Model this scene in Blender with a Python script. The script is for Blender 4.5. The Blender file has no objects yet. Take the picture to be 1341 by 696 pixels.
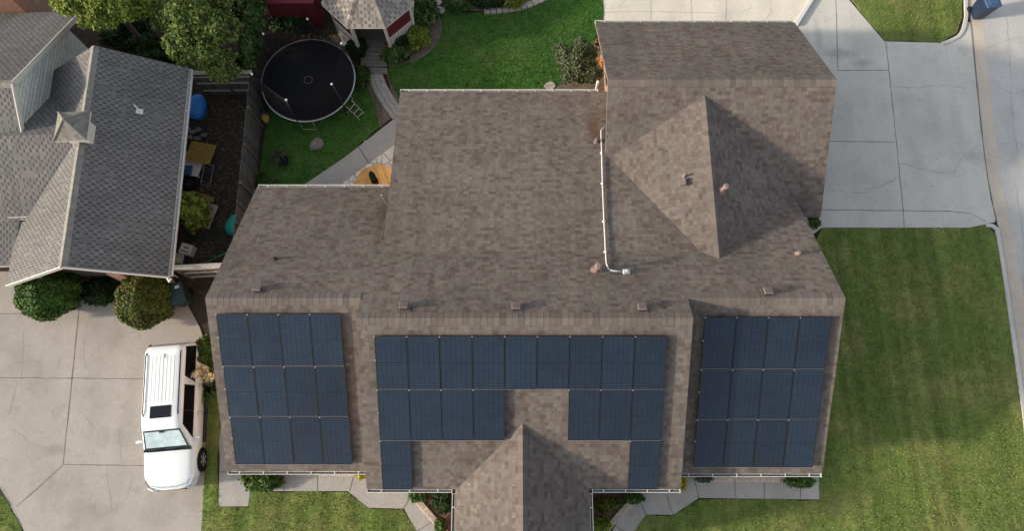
import bpy, math, random
import numpy as np
from mathutils import Vector, Matrix

R = math.radians
random.seed(7)
rng = np.random.default_rng(11)
S = bpy.context.scene
col = S.collection

# ------------------------------------------------------------------ camera, sky, sun, exposure
F, TH, CH = 900.0, R(16.25), 28.6
cam_d = bpy.data.cameras.new("camera")
cam_d.sensor_width = 36.0
cam_d.lens = 36.0 * F / 1341.0
cam_d.clip_end = 1000
cam = bpy.data.objects.new("camera", cam_d)
cam.location = (0, 0, CH)
cam.rotation_euler = (TH, 0, 0)
col.objects.link(cam)
S.camera = cam

SUN_EL, SUN_AZ = R(18.5), R(10)          # light travels east, a little north
W = bpy.data.worlds.new("World")
S.world = W
W.use_nodes = True
wn = W.node_tree.nodes
bg = wn["Background"]
sky = wn.new("ShaderNodeTexSky")
sky.sky_type = 'NISHITA'
sky.sun_disc = False
sky.sun_elevation = SUN_EL
sky.sun_rotation = math.atan2(-math.cos(SUN_AZ), -math.sin(SUN_AZ))
sky.air_density = 1.0
sky.dust_density = 2.0
sky.ozone_density = 1.0
hs = wn.new("ShaderNodeHueSaturation")
hs.inputs["Saturation"].default_value = .42
W.node_tree.links.new(sky.outputs[0], hs.inputs["Color"])
W.node_tree.links.new(hs.outputs[0], bg.inputs[0])
bg.inputs[1].default_value = 0.138
sl = bpy.data.lights.new("sun", 'SUN')
sl.energy = 2.9
sl.angle = R(3.0)
sl.color = (1.0, 0.86, 0.68)
so = bpy.data.objects.new("sun", sl)
sd = Vector((math.cos(SUN_EL) * math.cos(SUN_AZ), math.cos(SUN_EL) * math.sin(SUN_AZ), -math.sin(SUN_EL)))
so.rotation_euler = sd.to_track_quat('-Z', 'Y').to_euler()
so.location = (-40, -12, 30)
col.objects.link(so)
S.view_settings.view_transform = 'Standard'
S.view_settings.look = 'None'
S.view_settings.gamma = 1
S.view_settings.exposure = 0.98


def at(px, py, z=0.0):
    """survey helper: ground plan position of a point seen at (px, py) and standing at height z"""
    u, v = (px - 670.5) / F, (py - 348) / F
    d = (u, math.sin(TH) - v * math.cos(TH), -math.cos(TH) - v * math.sin(TH))
    t = (z - CH) / d[2]
    return (d[0] * t, d[1] * t)


def on(px, py, fn):
    z = 3.0
    for _ in range(80):
        x, y = at(px, py, z)
        z = .5 * z + .5 * fn(x, y)
    x, y = at(px, py, z)
    return x, y, z


# ------------------------------------------------------------------ material helpers
class NT:
    def __init__(s, name):
        s.m = bpy.data.materials.new(name)
        s.m.use_nodes = True
        s.t = s.m.node_tree
        s.b = s.t.nodes["Principled BSDF"]

    def n(s, typ, **kw):
        nd = s.t.nodes.new(typ)
        for k, v in kw.items():
            setattr(nd, k, v)
        return nd

    def put(s, sock, v):
        if isinstance(v, bpy.types.NodeSocket):
            s.t.links.new(v, sock)
        elif v is not None:
            sock.default_value = v

    def math(s, op, a, b=None, c=None):
        nd = s.n("ShaderNodeMath", operation=op)
        s.put(nd.inputs[0], a)
        if b is not None: s.put(nd.inputs[1], b)
        if c is not None: s.put(nd.inputs[2], c)
        return nd.outputs[0]

    def noise(s, vec, scale, detail=4, rough=.55):
        nd = s.n("ShaderNodeTexNoise")
        s.put(nd.inputs["Vector"], vec)
        nd.inputs["Scale"].default_value = scale
        nd.inputs["Detail"].default_value = detail
        nd.inputs["Roughness"].default_value = rough
        return nd.outputs[0]

    def ramp(s, fac, stops, interp='LINEAR'):
        nd = s.n("ShaderNodeValToRGB")
        cr = nd.color_ramp
        cr.interpolation = interp
        while len(cr.elements) < len(stops): cr.elements.new(.5)
        for e, (p, c) in zip(cr.elements, stops):
            e.position = p
            e.color = (c[0], c[1], c[2], 1) if not isinstance(c, float) else (c, c, c, 1)
        s.put(nd.inputs[0], fac)
        return nd.outputs[0]

    def mix(s, fac, a, b, mode='MIX'):
        nd = s.n("ShaderNodeMix", data_type='RGBA', blend_type=mode)
        s.put(nd.inputs[0], fac)
        for so_, v in ((nd.inputs[6], a), (nd.inputs[7], b)):
            if isinstance(v, (tuple, list)): v = (v[0], v[1], v[2], 1)
            s.put(so_, v)
        return nd.outputs[2]

    def bump(s, h, strength=.5, dist=.02):
        nd = s.n("ShaderNodeBump")
        nd.inputs["Strength"].default_value = strength
        nd.inputs["Distance"].default_value = dist
        s.put(nd.inputs["Height"], h)
        s.t.links.new(nd.outputs[0], s.b.inputs["Normal"])

    def obj(s):
        return s.n("ShaderNodeTexCoord").outputs["Object"]

    def pos(s):
        return s.n("ShaderNodeNewGeometry").outputs["Position"]

    def island(s):
        return s.n("ShaderNodeNewGeometry").outputs["Random Per Island"]

    def uv(s):
        return s.n("ShaderNodeUVMap").outputs[0]

    def base(s, c, rough=.8, spec=.3, metal=0.):
        if isinstance(c, (tuple, list)): c = (c[0], c[1], c[2], 1)
        s.put(s.b.inputs["Base Color"], c)
        s.put(s.b.inputs["Roughness"], rough)
        s.b.inputs["Specular IOR Level"].default_value = spec
        s.b.inputs["Metallic"].default_value = metal
        return s.m


def plain(name, c, rough=.6, spec=.4, metal=0., var=.12, scale=6.):
    t = NT(name)
    f = t.noise(t.obj(), scale, 5)
    a = tuple(max(0, v * (1 - var)) for v in c)
    b = tuple(min(1, v * (1 + var)) for v in c)
    return t.base(t.ramp(f, [(.3, a), (.7, b)]), rough, spec, metal)


def shingle(name, tones, w=.25, h=.138, dark=None, stains=(), seam=.75, grit=.2):
    t = NT(name)
    uv = t.uv()
    sp = t.n("ShaderNodeSeparateXYZ")
    t.put(sp.inputs[0], uv)
    u, v = sp.outputs[0], sp.outputs[1]
    wob = t.math('MULTIPLY', t.math('SUBTRACT', t.noise(uv, .8, 2), .5), .03)
    vv = t.math('DIVIDE', t.math('ADD', v, wob), h)
    row = t.math('FLOOR', vv)
    fv = t.math('SUBTRACT', vv, row)

    def cell(width, k):
        wn1 = t.n("ShaderNodeTexWhiteNoise", noise_dimensions='1D')
        t.put(wn1.inputs["W"], t.math('ADD', row, k))
        uu = t.math('ADD', t.math('DIVIDE', u, width), t.math('MULTIPLY', wn1.outputs[0], 9.))
        c = t.math('FLOOR', uu)
        cb = t.n("ShaderNodeCombineXYZ")
        t.put(cb.inputs[0], c); t.put(cb.inputs[1], row); cb.inputs[2].default_value = k
        w2 = t.n("ShaderNodeTexWhiteNoise", noise_dimensions='3D')
        t.put(w2.inputs["Vector"], cb.outputs[0])
        return w2.outputs[0], t.math('SUBTRACT', uu, c)
    if dark:
        # three-tab strips: rows shifted by half a tab, a darker wedge at each cut-out
        par = t.math('MULTIPLY', t.math('MODULO', t.math('ABSOLUTE', row), 2.), .5)
        uu = t.math('ADD', t.math('DIVIDE', u, w), par)
        c = t.math('FLOOR', uu)
        fu = t.math('SUBTRACT', uu, c)
        cb = t.n("ShaderNodeCombineXYZ")
        t.put(cb.inputs[0], c); t.put(cb.inputs[1], row)
        w2 = t.n("ShaderNodeTexWhiteNoise", noise_dimensions='3D')
        t.put(w2.inputs["Vector"], cb.outputs[0])
        r1 = w2.outputs[0]
        r2, _ = cell(w * 1.7, 5.)
        wedge = t.math('LESS_THAN', fu, t.math('ADD', .22, t.math('MULTIPLY', r1, .16)))
        wedge = t.math('MULTIPLY', wedge, t.math('GREATER_THAN', r2, .12))
        tab = t.math('SUBTRACT', 1., wedge)
    else:
        r1, fu = cell(w, 1.)
        r2, fu2 = cell(w * .61, 4.)
        tab = t.math('GREATER_THAN', r2, .5)
        wedge = None
    mixv = t.math('ADD', t.math('MULTIPLY', r1, .58), t.math('MULTIPLY', r2, .42))
    n_ = len(tones)
    c = t.ramp(mixv, [(.14 + .72 * i / (n_ - 1), tones[i]) for i in range(n_)])
    if wedge is not None:
        c = t.mix(wedge, c, dark)
    big = t.noise(t.pos(), .35, 3)
    c = t.mix(1., c, t.ramp(big, [(.3, .86), (.7, 1.12)]), 'MULTIPLY')
    # streaks of dirt running down the slope and grit of the granules
    sc = t.n("ShaderNodeMapping")
    t.put(sc.inputs[0], uv); sc.inputs[3].default_value = (2.2, .16, 1)
    c = t.mix(1., c, t.ramp(t.noise(sc.outputs[0], 1., 5, .65), [(.3, .84), (.7, 1.1)]), 'MULTIPLY')
    gr = t.noise(t.pos(), 42., 2, .7)
    c = t.mix(1., c, t.ramp(gr, [(.25, 1 - grit), (.75, 1 + grit)]), 'MULTIPLY')
    for (loc, rad, colr, amt) in stains:
        vm = t.n("ShaderNodeVectorMath", operation='SUBTRACT')
        t.put(vm.inputs[0], t.pos()); vm.inputs[1].default_value = loc
        vd = t.n("ShaderNodeVectorMath", operation='DIVIDE')
        t.put(vd.inputs[0], vm.outputs[0]); vd.inputs[1].default_value = rad
        ln = t.n("ShaderNodeVectorMath", operation='LENGTH')
        t.put(ln.inputs[0], vd.outputs[0])
        dd = t.math('ADD', ln.outputs["Value"], t.math('MULTIPLY', t.noise(t.pos(), 2.5, 4), .7))
        f = t.ramp(dd, [(.45, amt), (1.25, 0.)])
        c = t.mix(f, c, colr)
    t.base(c, .95, .08)
    hgt = t.math('ADD', t.math('SUBTRACT', 1., fv), t.math('MULTIPLY', tab, .55))
    t.bump(hgt, seam, .009)
    return t.m


def concrete(name, c, var=.1, stain=(.5, .45, .38), amt=.35, sc=.45, spots=()):
    t = NT(name)
    p = t.pos()
    a = t.noise(p, sc, 8, .62)
    b = t.noise(p, 9., 6, .7)
    d = t.noise(p, 1.6, 6, .7)
    cc = t.ramp(a, [(.28, tuple(v * (1 - var * 1.7) for v in c)), (.5, c), (.75, tuple(v * (1 + var) for v in c))])
    cc = t.mix(t.ramp(d, [(.52, 0.), (.78, amt)]), cc, tuple(x * y for x, y in zip(c, stain)))
    cc = t.mix(1., cc, t.ramp(b, [(.3, .9), (.7, 1.08)]), 'MULTIPLY')
    sm = t.n("ShaderNodeMapping")
    t.put(sm.inputs[0], p); sm.inputs[3].default_value = (.5, .09, 1)
    cc = t.mix(1., cc, t.ramp(t.noise(sm.outputs[0], 2., 5), [(.3, .93), (.7, 1.06)]), 'MULTIPLY')
    for (px, py, rx, ry, k) in spots:
        x, y = at(px, py)
        vm = t.n("ShaderNodeVectorMath", operation='SUBTRACT'); t.put(vm.inputs[0], p); vm.inputs[1].default_value = (x, y, 0)
        vd = t.n("ShaderNodeVectorMath", operation='DIVIDE'); t.put(vd.inputs[0], vm.outputs[0]); vd.inputs[1].default_value = (rx, ry, 1)
        ln = t.n("ShaderNodeVectorMath", operation='LENGTH'); t.put(ln.inputs[0], vd.outputs[0])
        dd = t.math('ADD', ln.outputs["Value"], t.math('MULTIPLY', t.math('SUBTRACT', t.noise(p, 3.5, 6, .75), .5), 1.6))
        cc = t.mix(t.ramp(dd, [(.25, k), (1.1, 0.)]), cc, tuple(v * .45 for v in c))
    t.base(cc, .9, .2)
    t.bump(b, .15, .01)
    return t.m


def turf(name, lo, mid, hi, dry, dryamt=.5, rows=False):
    t = NT(name)
    p = t.pos()
    f1 = t.noise(p, 14., 4, .7)
    f2 = t.noise(p, .5, 5, .6)
    f3 = t.noise(p, 2.6, 4, .6)
    c = t.ramp(f1, [(.25, lo), (.5, mid), (.78, hi)])
    c = t.mix(t.ramp(f2, [(.46, 0.), (.72, dryamt)]), c, dry)
    c = t.mix(1., c, t.ramp(f3, [(.3, .8), (.7, 1.18)]), 'MULTIPLY')
    if rows:
        mp = t.n("ShaderNodeMapping")
        t.put(mp.inputs[0], p); mp.inputs[3].default_value = (1.7, .06, 1)
        c = t.mix(1., c, t.ramp(t.noise(mp.outputs[0], 1., 3), [(.35, .76), (.65, 1.24)]), 'MULTIPLY')
    t.base(c, .95, .1)
    t.bump(f1, .5, .03)
    return t.m


def leafy(name, tones, trans=.25):
    t = NT(name)
    c = t.ramp(t.island(), [(i / max(1, len(tones) - 1), tones[i]) for i in range(len(tones))])
    c = t.mix(1., c, t.ramp(t.noise(t.pos(), 1.7, 3), [(.3, .72), (.7, 1.25)]), 'MULTIPLY')
    t.base(c, .65, .25)
    tr = t.n("ShaderNodeBsdfTranslucent")
    t.put(tr.inputs[0], c)
    mx = t.n("ShaderNodeMixShader")
    mx.inputs[0].default_value = trans
    out = [n for n in t.t.nodes if n.type == 'OUTPUT_MATERIAL'][0]
    t.t.links.new(t.b.outputs[0], mx.inputs[1]); t.t.links.new(tr.outputs[0], mx.inputs[2])
    t.t.links.new(mx.outputs[0], out.inputs[0])
    return t.m


def brick(name, c1, c2, mortar, sc=1.):
    t = NT(name)
    sp = t.n("ShaderNodeSeparateXYZ"); t.put(sp.inputs[0], t.obj())
    cb = t.n("ShaderNodeCombineXYZ")
    t.put(cb.inputs[0], t.math('ADD', sp.outputs[0], sp.outputs[1])); t.put(cb.inputs[1], sp.outputs[2])
    nd = t.n("ShaderNodeTexBrick")
    t.put(nd.inputs["Vector"], cb.outputs[0])
    nd.inputs["Color1"].default_value = (*c1, 1); nd.inputs["Color2"].default_value = (*c2, 1)
    nd.inputs["Mortar"].default_value = (*mortar, 1)
    nd.inputs["Scale"].default_value = sc
    nd.inputs["Brick Width"].default_value = .22; nd.inputs["Row Height"].default_value = .075
    nd.inputs["Mortar Size"].default_value = .008
    return t.base(nd.outputs[0], .9, .2)


def planks(name, c1, c2, width=.14, axis=0, gap=.08, use_uv=False):
    t = NT(name)
    sp = t.n("ShaderNodeSeparateXYZ"); t.put(sp.inputs[0], t.uv() if use_uv else t.obj())
    x = t.math('DIVIDE', sp.outputs[axis], width)
    fl = t.math('FLOOR', x)
    fr = t.math('SUBTRACT', x, fl)
    w1 = t.n("ShaderNodeTexWhiteNoise", noise_dimensions='1D'); t.put(w1.inputs["W"], fl)
    c = t.mix(w1.outputs[0], c1, c2)
    c = t.mix(1., c, t.ramp(t.noise(t.obj(), 7., 6, .7), [(.3, .75), (.7, 1.2)]), 'MULTIPLY')
    g = t.math('LESS_THAN', fr, gap)
    c = t.mix(g, c, tuple(v * .3 for v in c1))
    t.base(c, .85, .2)
    t.bump(t.math('SUBTRACT', 1., g), .5, .01)
    return t.m


def solar_glass():
    t = NT("solar_cells")
    sp = t.n("ShaderNodeSeparateXYZ"); t.put(sp.inputs[0], t.uv())
    def line(s, n, wd):
        f = t.math('FRACT', t.math('ADD', t.math('MULTIPLY', s, n), .5))
        return t.math('LESS_THAN', t.math('ABSOLUTE', t.math('SUBTRACT', f, .5)), wd)
    g = t.math('MAXIMUM', line(sp.outputs[0], 6., .035), line(sp.outputs[1], 20., .06))
    fine = t.math('MAXIMUM', line(sp.outputs[0], 30., .07), 0.)
    mid = t.math('LESS_THAN', t.math('ABSOLUTE', t.math('SUBTRACT', sp.outputs[1], .5)), .006)
    c = t.ramp(t.noise(t.pos(), 1.1, 3), [(.3, (.0085, .0175, .033)), (.7, (.012, .0235, .042))])
    ra = t.n("ShaderNodeObjectInfo").outputs["Random"]
    c = t.mix(1., c, t.ramp(ra, [(0., .8), (1., 1.25)]), 'MULTIPLY')
    c = t.mix(t.math('MULTIPLY', fine, .4), c, (.04, .052, .075))
    c = t.mix(g, c, (.006, .008, .014))
    c = t.mix(mid, c, (.004, .005, .008))
    dust = t.noise(t.pos(), 3., 6, .7)
    c = t.mix(t.ramp(dust, [(.4, .0), (.85, .015)]), c, (.30, .28, .25))
    t.base(c, t.ramp(dust, [(.3, .16), (.7, .3)]), .42)
    return t.m


MAT = {}
MAT['roof'] = shingle("brown_shingle", [(.104, .083, .072), (.126, .100, .089), (.136, .113, .099), (.146, .131, .113), (.170, .147, .126), (.134, .108, .102)],
                      stains=[((-4.95, 9.6, 3.6), (.5, 1.6, 1.5), (.075, .052, .034), .6), ((3.35, 12.9, 3.4), (.55, 2.6, 1.5), (.10, .065, .038), .75)])
MAT['cap'] = shingle("brown_cap_shingle", [(.124, .104, .091), (.144, .123, .108), (.164, .142, .124)])
MAT['roofN'] = shingle("grey_shingle", [(.138, .134, .130), (.156, .150, .143), (.172, .164, .155), (.188, .179, .168)], w=.25, h=.14, dark=(.086, .084, .084), grit=.14)
MAT['roofC'] = shingle("cupola_shingle", [(.15, .145, .13), (.20, .19, .165), (.24, .225, .19)], w=.2, h=.11, grit=.14)
MAT['capN'] = plain("grey_cap_shingle", (.22, .21, .185), .95, .1, var=.2, scale=5.)
MAT['roofG'] = shingle("pale_brown_shingle", [(.20, .18, .16), (.27, .245, .215), (.33, .30, .26)], w=.33, h=.14, dark=(.15, .135, .125), grit=.14)
MAT['fascia'] = plain("fascia_paint", (.16, .13, .11), .7)
MAT['white'] = plain("white_paint", (.60, .59, .56), .5, var=.08)
MAT['offwhite'] = plain("cream_paint", (.55, .52, .46), .6, var=.08)
MAT['gut_in'] = plain("gutter_inside", (.12, .12, .12), .7)
MAT['brick'] = brick("red_brick", (.26, .11, .07), (.34, .16, .10), (.34, .30, .26))
MAT['tanbrick'] = brick("tan_brick", (.36, .24, .17), (.44, .31, .22), (.42, .38, .33))
MAT['siding'] = planks("grey_green_siding", (.58, .60, .55), (.66, .68, .62), .19, 2, .1)
MAT['concrete'] = concrete("drive_concrete", (.355, .325, .295), .1, (.5, .45, .38), .4, .45, [(72, 590, .7, .3, .4), (150, 575, 1.2, .5, .18), (175, 520, .5, 2.2, .2), (135, 440, 1.4, .6, .2), (30, 460, .8, .8, .15), (120, 670, 1.5, .4, .15)])
MAT['concreteE'] = concrete("east_drive_concrete", (.50, .485, .445), .09, (.66, .67, .68), .5, .45, [(1100, 70, 1.3, .35, .5), (1128, 82, .7, .3, .45), (1072, 50, .3, 1.2, .35), (1274, 205, .6, .45, .4), (1220, 150, .35, 2.6, .14), (1252, 160, .35, 2.6, .14), (1130, 240, 1.3, .5, .12), (1240, 225, .8, .5, .2)])
MAT['concreteW'] = concrete("walk_concrete", (.36, .345, .32), .08)
MAT['pad'] = concrete("new_concrete", (.62, .58, .50), .1, (.85, .76, .6), .6, .8)
MAT['asphalt'] = concrete("street_surface", (.44, .43, .415), .09, (.72, .74, .78), .4, .6)
MAT['gutterpan'] = concrete("gutter_pan", (.50, .44, .37), .08, (.6, .52, .45), .5)
MAT['joint'] = plain("joint_filler", (.15, .14, .125), .9, var=.4, scale=2.)
MAT['crack'] = plain("crack_dirt", (.29, .275, .25), .9)
MAT['lawn'] = turf("front_lawn", (.060, .105, .022), (.112, .160, .038), (.19, .205, .065), (.27, .235, .09), .65, True)
MAT['lawnB'] = turf("back_lawn", (.020, .070, .010), (.042, .118, .019), (.082, .162, .034), (.15, .15, .055), .45)
MAT['soil'] = turf("dark_soil", (.030, .024, .019), (.055, .043, .034), (.09, .072, .056), (.07, .055, .043), .4)
MAT['mulch'] = turf("red_mulch", (.07, .035, .028), (.15, .085, .07), (.27, .18, .155), (.16, .09, .075), .4)
MAT['bedsoil'] = turf("bed_soil", (.09, .068, .05), (.15, .115, .085), (.22, .175, .13), (.18, .14, .10), .4)
MAT['grassblade'] = leafy("grass_blades", [(.068, .128, .024), (.122, .182, .040), (.195, .22, .066), (.26, .235, .09)], .2)
MAT['grassbladeB'] = leafy("deep_grass_blades", [(.024, .082, .012), (.050, .132, .022), (.095, .175, .040)], .2)
MAT['panel'] = solar_glass()
MAT['alu_black'] = plain("black_anodised", (.012, .012, .014), .4, .5)
MAT['alu'] = plain("bare_aluminium", (.62, .62, .63), .35, .5, .7)
MAT['steel'] = plain("galvanised_steel", (.45, .46, .47), .4, .5, .6)
MAT['copper'] = plain("pink_lead", (.19, .13, .112), .6)
MAT['ventbrown'] = plain("vent_brown", (.13, .105, .095), .6)
MAT['black'] = plain("black_rubber", (.010, .010, .012), .8, .15)
MAT['darkgrey'] = plain("dark_grey_plastic", (.028, .029, .032), .6, .25)
MAT['green_leaf'] = leafy("green_leaves", [(.020, .050, .010), (.045, .095, .018), (.085, .15, .03), (.13, .19, .045)])
MAT['yel_leaf'] = leafy("yellow_green_leaves", [(.07, .12, .018), (.17, .23, .032), (.30, .34, .055)])
MAT['mix_leaf'] = leafy("mixed_tree_leaves", [(.028, .065, .013), (.065, .125, .024), (.14, .20, .04), (.24, .26, .065), (.045, .10, .02)])
MAT['gold_leaf'] = leafy("golden_leaves", [(.22, .19, .02), (.38, .33, .03), (.50, .44, .06)])
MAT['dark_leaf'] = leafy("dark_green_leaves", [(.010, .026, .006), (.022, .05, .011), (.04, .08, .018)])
MAT['bush_leaf'] = leafy("clipped_bush_leaves", [(.030, .070, .010), (.058, .118, .018), (.09, .155, .028)], .15)
MAT['rust_leaf'] = leafy("rust_tinged_leaves", [(.038, .068, .011), (.07, .115, .018), (.11, .125, .022), (.15, .10, .026)], .15)
MAT['olive_leaf'] = leafy("olive_grey_leaves", [(.045, .062, .028), (.09, .115, .055), (.15, .17, .09)])
MAT['bark'] = plain("bark", (.10, .075, .055), .95, var=.35)
MAT['litter'] = leafy("dry_leaves", [(.06, .045, .03), (.11, .08, .045), (.16, .12, .06), (.07, .08, .03)], .1)
MAT['plume'] = leafy("cream_plumes", [(.55, .44, .25), (.68, .57, .36), (.76, .66, .45)], .3)
MAT['flower'] = leafy("orange_flowers", [(.62, .10, .03), (.75, .32, .04), (.78, .58, .06)], .2)
MAT['fence'] = planks("weathered_fence", (.085, .078, .072), (.15, .14, .13), .14, 1, .07)
MAT['fenceX'] = planks("weathered_fence_boards", (.075, .068, .062), (.14, .13, .12), .14, 0, .07)
MAT['capboard'] = plain("pale_cap_board", (.42, .39, .35), .85, var=.2)
MAT['deckwood'] = planks("grey_deck_boards", (.17, .15, .13), (.24, .215, .19), .14, 1, .1)
MAT['table_wood'] = planks("honey_wood", (.56, .30, .10), (.68, .40, .15), .115, 0, .06)
MAT['orange_wood'] = plain("honey_wood_frame", (.55, .30, .10), .6)
MAT['maroon'] = plain("maroon_paint", (.12, .012, .018), .7)
MAT['beigewood'] = planks("beige_boards", (.36, .33, .28), (.43, .40, .34), .13, 0, .09)
MAT['blue'] = plain("blue_plastic", (.015, .17, .55), .35)
MAT['navy'] = plain("navy_plastic", (.014, .026, .055), .45)
MAT['binlid'] = plain("blue_bin_lid", (.035, .08, .15), .45)
MAT['teal'] = plain("teal_plastic", (.02, .30, .24), .4)
MAT['bingreen'] = plain("dark_green_plastic", (.018, .045, .045), .4)
MAT['gold'] = plain("gold_wicker", (.36, .23, .05), .7)
MAT['terracotta'] = plain("terracotta", (.36, .15, .07), .8)
MAT['stone'] = plain("pale_stone", (.36, .325, .28), .9, var=.3)
MAT['rock'] = plain("grey_rock", (.17, .155, .13), .9, var=.6, scale=14.)
MAT['flag'] = plain("white_flagstone", (.68, .64, .56), .85, var=.14, scale=3)
MAT['paver'] = plain("grey_paver", (.34, .315, .28), .9, var=.2)
MAT['edging'] = plain("edging_brick", (.50, .40, .32), .9, var=.2)
MAT['skyglass'] = plain("window_glass", (.02, .025, .03), .05, .6)


def car_paint():
    t = NT("white_car_paint")
    t.base((.76, .80, .81), .22, .5)
    t.b.inputs["Coat Weight"].default_value = .6
    t.b.inputs["Coat Roughness"].default_value = .05
    return t.m


MAT['car'] = car_paint()
MAT['carglass'] = plain("dark_car_glass", (.006, .007, .009), .06, .5)
MAT['shade'] = plain("silver_sunshade", (.50, .62, .62), .3, .5, .25, var=.2, scale=4.)
MAT['lamp'] = plain("lamp_lens", (.55, .57, .58), .1, .6)


def net_mat():
    t = NT("black_net")
    t.base((.010, .010, .012), .8, .2)
    tr = t.n("ShaderNodeBsdfTransparent")
    mx = t.n("ShaderNodeMixShader"); mx.inputs[0].default_value = .68
    out = [n for n in t.t.nodes if n.type == 'OUTPUT_MATERIAL'][0]
    t.t.links.new(tr.outputs[0], mx.inputs[1]); t.t.links.new(t.b.outputs[0], mx.inputs[2])
    t.t.links.new(mx.outputs[0], out.inputs[0])
    return t.m


MAT['net'] = net_mat()


# ------------------------------------------------------------------ mesh helpers
class MB:
    def __init__(s):
        s.v, s.f, s.uv, s.mi = [], [], [], []

    def face(s, pts, uvs=None, mi=0):
        k = len(s.v)
        s.v += [tuple(p) for p in pts]
        s.f.append(list(range(k, k + len(pts))))
        s.uv.append(uvs or [(p[0], p[1]) for p in pts])
        s.mi.append(mi)

    def raw(s, verts, faces, mi=0):
        k = len(s.v)
        s.v += [tuple(p) for p in verts]
        for f in faces:
            s.f.append([k + i for i in f])
            s.uv.append([(verts[i][0], verts[i][1]) for i in f])
            s.mi.append(mi)

    def box(s, c, d, rz=0., mi=0, M=None, bev=0.):
        x, y, z = [q / 2 for q in d]
        if bev:
            b = min(bev, x * .9, y * .9)
            ring = [(-x + b, -y), (x - b, -y), (x, -y + b), (x, y - b), (x - b, y), (-x + b, y), (-x, y - b), (-x, -y + b)]
        else:
            ring = [(-x, -y), (x, -y), (x, y), (-x, y)]
        n = len(ring)
        vs = [(p[0], p[1], -z) for p in ring] + [(p[0], p[1], z) for p in ring]
        if bev:
            zb = min(bev, z * .9)
            k = 1 - bev / max(x, bev * 2)
            k2 = 1 - bev / max(y, bev * 2)
            vs = [(p[0], p[1], -z) for p in ring] + [(p[0], p[1], z - zb) for p in ring] + [(p[0] * k, p[1] * k2, z) for p in ring]
        c_, s_ = math.cos(rz), math.sin(rz)
        out = []
        for p in vs:
            q = Vector((c_ * p[0] - s_ * p[1], s_ * p[0] + c_ * p[1], p[2]))
            if M is not None: q = M @ q
            out.append((q.x + c[0], q.y + c[1], q.z + c[2]))
        L = len(out) // n
        fs = [list(range(n))[::-1]]
        for l in range(L - 1):
            fs += [[l * n + i, l * n + (i + 1) % n, (l + 1) * n + (i + 1) % n, (l + 1) * n + i] for i in range(n)]
        fs.append([(L - 1) * n + i for i in range(n)])
        s.raw(out, fs, mi)

    def prism(s, poly, z0, z1, mi=0):
        a = sum(poly[i][0] * poly[(i + 1) % len(poly)][1] - poly[(i + 1) % len(poly)][0] * poly[i][1] for i in range(len(poly)))
        if a < 0: poly = poly[::-1]
        n = len(poly)
        vs = [(p[0], p[1], z0) for p in poly] + [(p[0], p[1], z1) for p in poly]
        s.raw(vs, [list(range(n))[::-1], [n + i for i in range(n)]] + [[i, (i + 1) % n, n + (i + 1) % n, n + i] for i in range(n)], mi)

    def tube(s, path, r, n=8, mi=0, caps=True):
        path = [Vector(p) for p in path]
        rs = r if isinstance(r, (list, tuple)) else [r] * len(path)
        vs, fs = [], []
        for i, p in enumerate(path):
            d = (path[min(i + 1, len(path) - 1)] - path[max(i - 1, 0)]).normalized()
            a = d.orthogonal().normalized() if abs(d.z) > .95 else d.cross(Vector((0, 0, 1))).normalized()
            b = d.cross(a)
            for k in range(n):
                t = 2 * math.pi * k / n
                vs.append(tuple(p + (a * math.cos(t) + b * math.sin(t)) * rs[i]))
        for i in range(len(path) - 1):
            for k in range(n):
                fs.append([i * n + k, i * n + (k + 1) % n, (i + 1) * n + (k + 1) % n, (i + 1) * n + k])
        if caps:
            fs += [list(range(n))[::-1], [(len(path) - 1) * n + k for k in range(n)]]
        s.raw(vs, fs, mi)

    def lathe(s, c, prof, n=20, mi=0, sx=1., sy=1., rz=0.):
        vs, fs = [], []
        for (r, z) in prof:
            for k in range(n):
                t = 2 * math.pi * k / n
                x, y = r * math.cos(t) * sx, r * math.sin(t) * sy
                vs.append((c[0] + x * math.cos(rz) - y * math.sin(rz), c[1] + x * math.sin(rz) + y * math.cos(rz), c[2] + z))
        for i in range(len(prof) - 1):
            for k in range(n):
                fs.append([i * n + k, i * n + (k + 1) % n, (i + 1) * n + (k + 1) % n, (i + 1) * n + k])
        fs += [list(range(n))[::-1], [(len(prof) - 1) * n + k for k in range(n)]]
        s.raw(vs, fs, mi)

    def blob(s, c, r, mi=0, seed=0, rough=.25, sub=2, rz=0.):
        import bmesh
        bm = bmesh.new()
        bmesh.ops.create_icosphere(bm, subdivisions=sub, radius=1)
        rr = random.Random(seed)
        ph = [(rr.uniform(-2, 2), rr.uniform(-2, 2), rr.uniform(-2, 2), rr.uniform(0, 6)) for _ in range(5)]
        bm.verts.index_update()
        vs = []
        for v in bm.verts:
            k = 1 + rough * sum(math.sin(v.co.x * a * 1.6 + v.co.y * b * 1.6 + v.co.z * cc * 1.6 + d) for a, b, cc, d in ph) / 3
            x, y, z = v.co.x * r[0] * k, v.co.y * r[1] * k, v.co.z * r[2] * k
            vs.append((c[0] + x * math.cos(rz) - y * math.sin(rz), c[1] + x * math.sin(rz) + y * math.cos(rz), c[2] + z))
        fs = [[v.index for v in f.verts] for f in bm.faces]
        bm.free()
        s.raw(vs, fs, mi)

    def build(s, name, mats, parent=None, smooth=False, loc=None):
        me = bpy.data.meshes.new(name)
        o3 = loc or (0, 0, 0)
        me.from_pydata([(p[0] - o3[0], p[1] - o3[1], p[2] - o3[2]) for p in s.v] if loc else s.v, [], s.f)
        ul = me.uv_layers.new(name="UVMap")
        ul.data.foreach_set("uv", [c for q in s.uv for p in q for c in p])
        for m in (mats if isinstance(mats, (list, tuple)) else [mats]):
            me.materials.append(MAT[m] if isinstance(m, str) else m)
        me.polygons.foreach_set("material_index", s.mi)
        if smooth: me.polygons.foreach_set("use_smooth", [True] * len(s.f))
        me.update()
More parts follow.
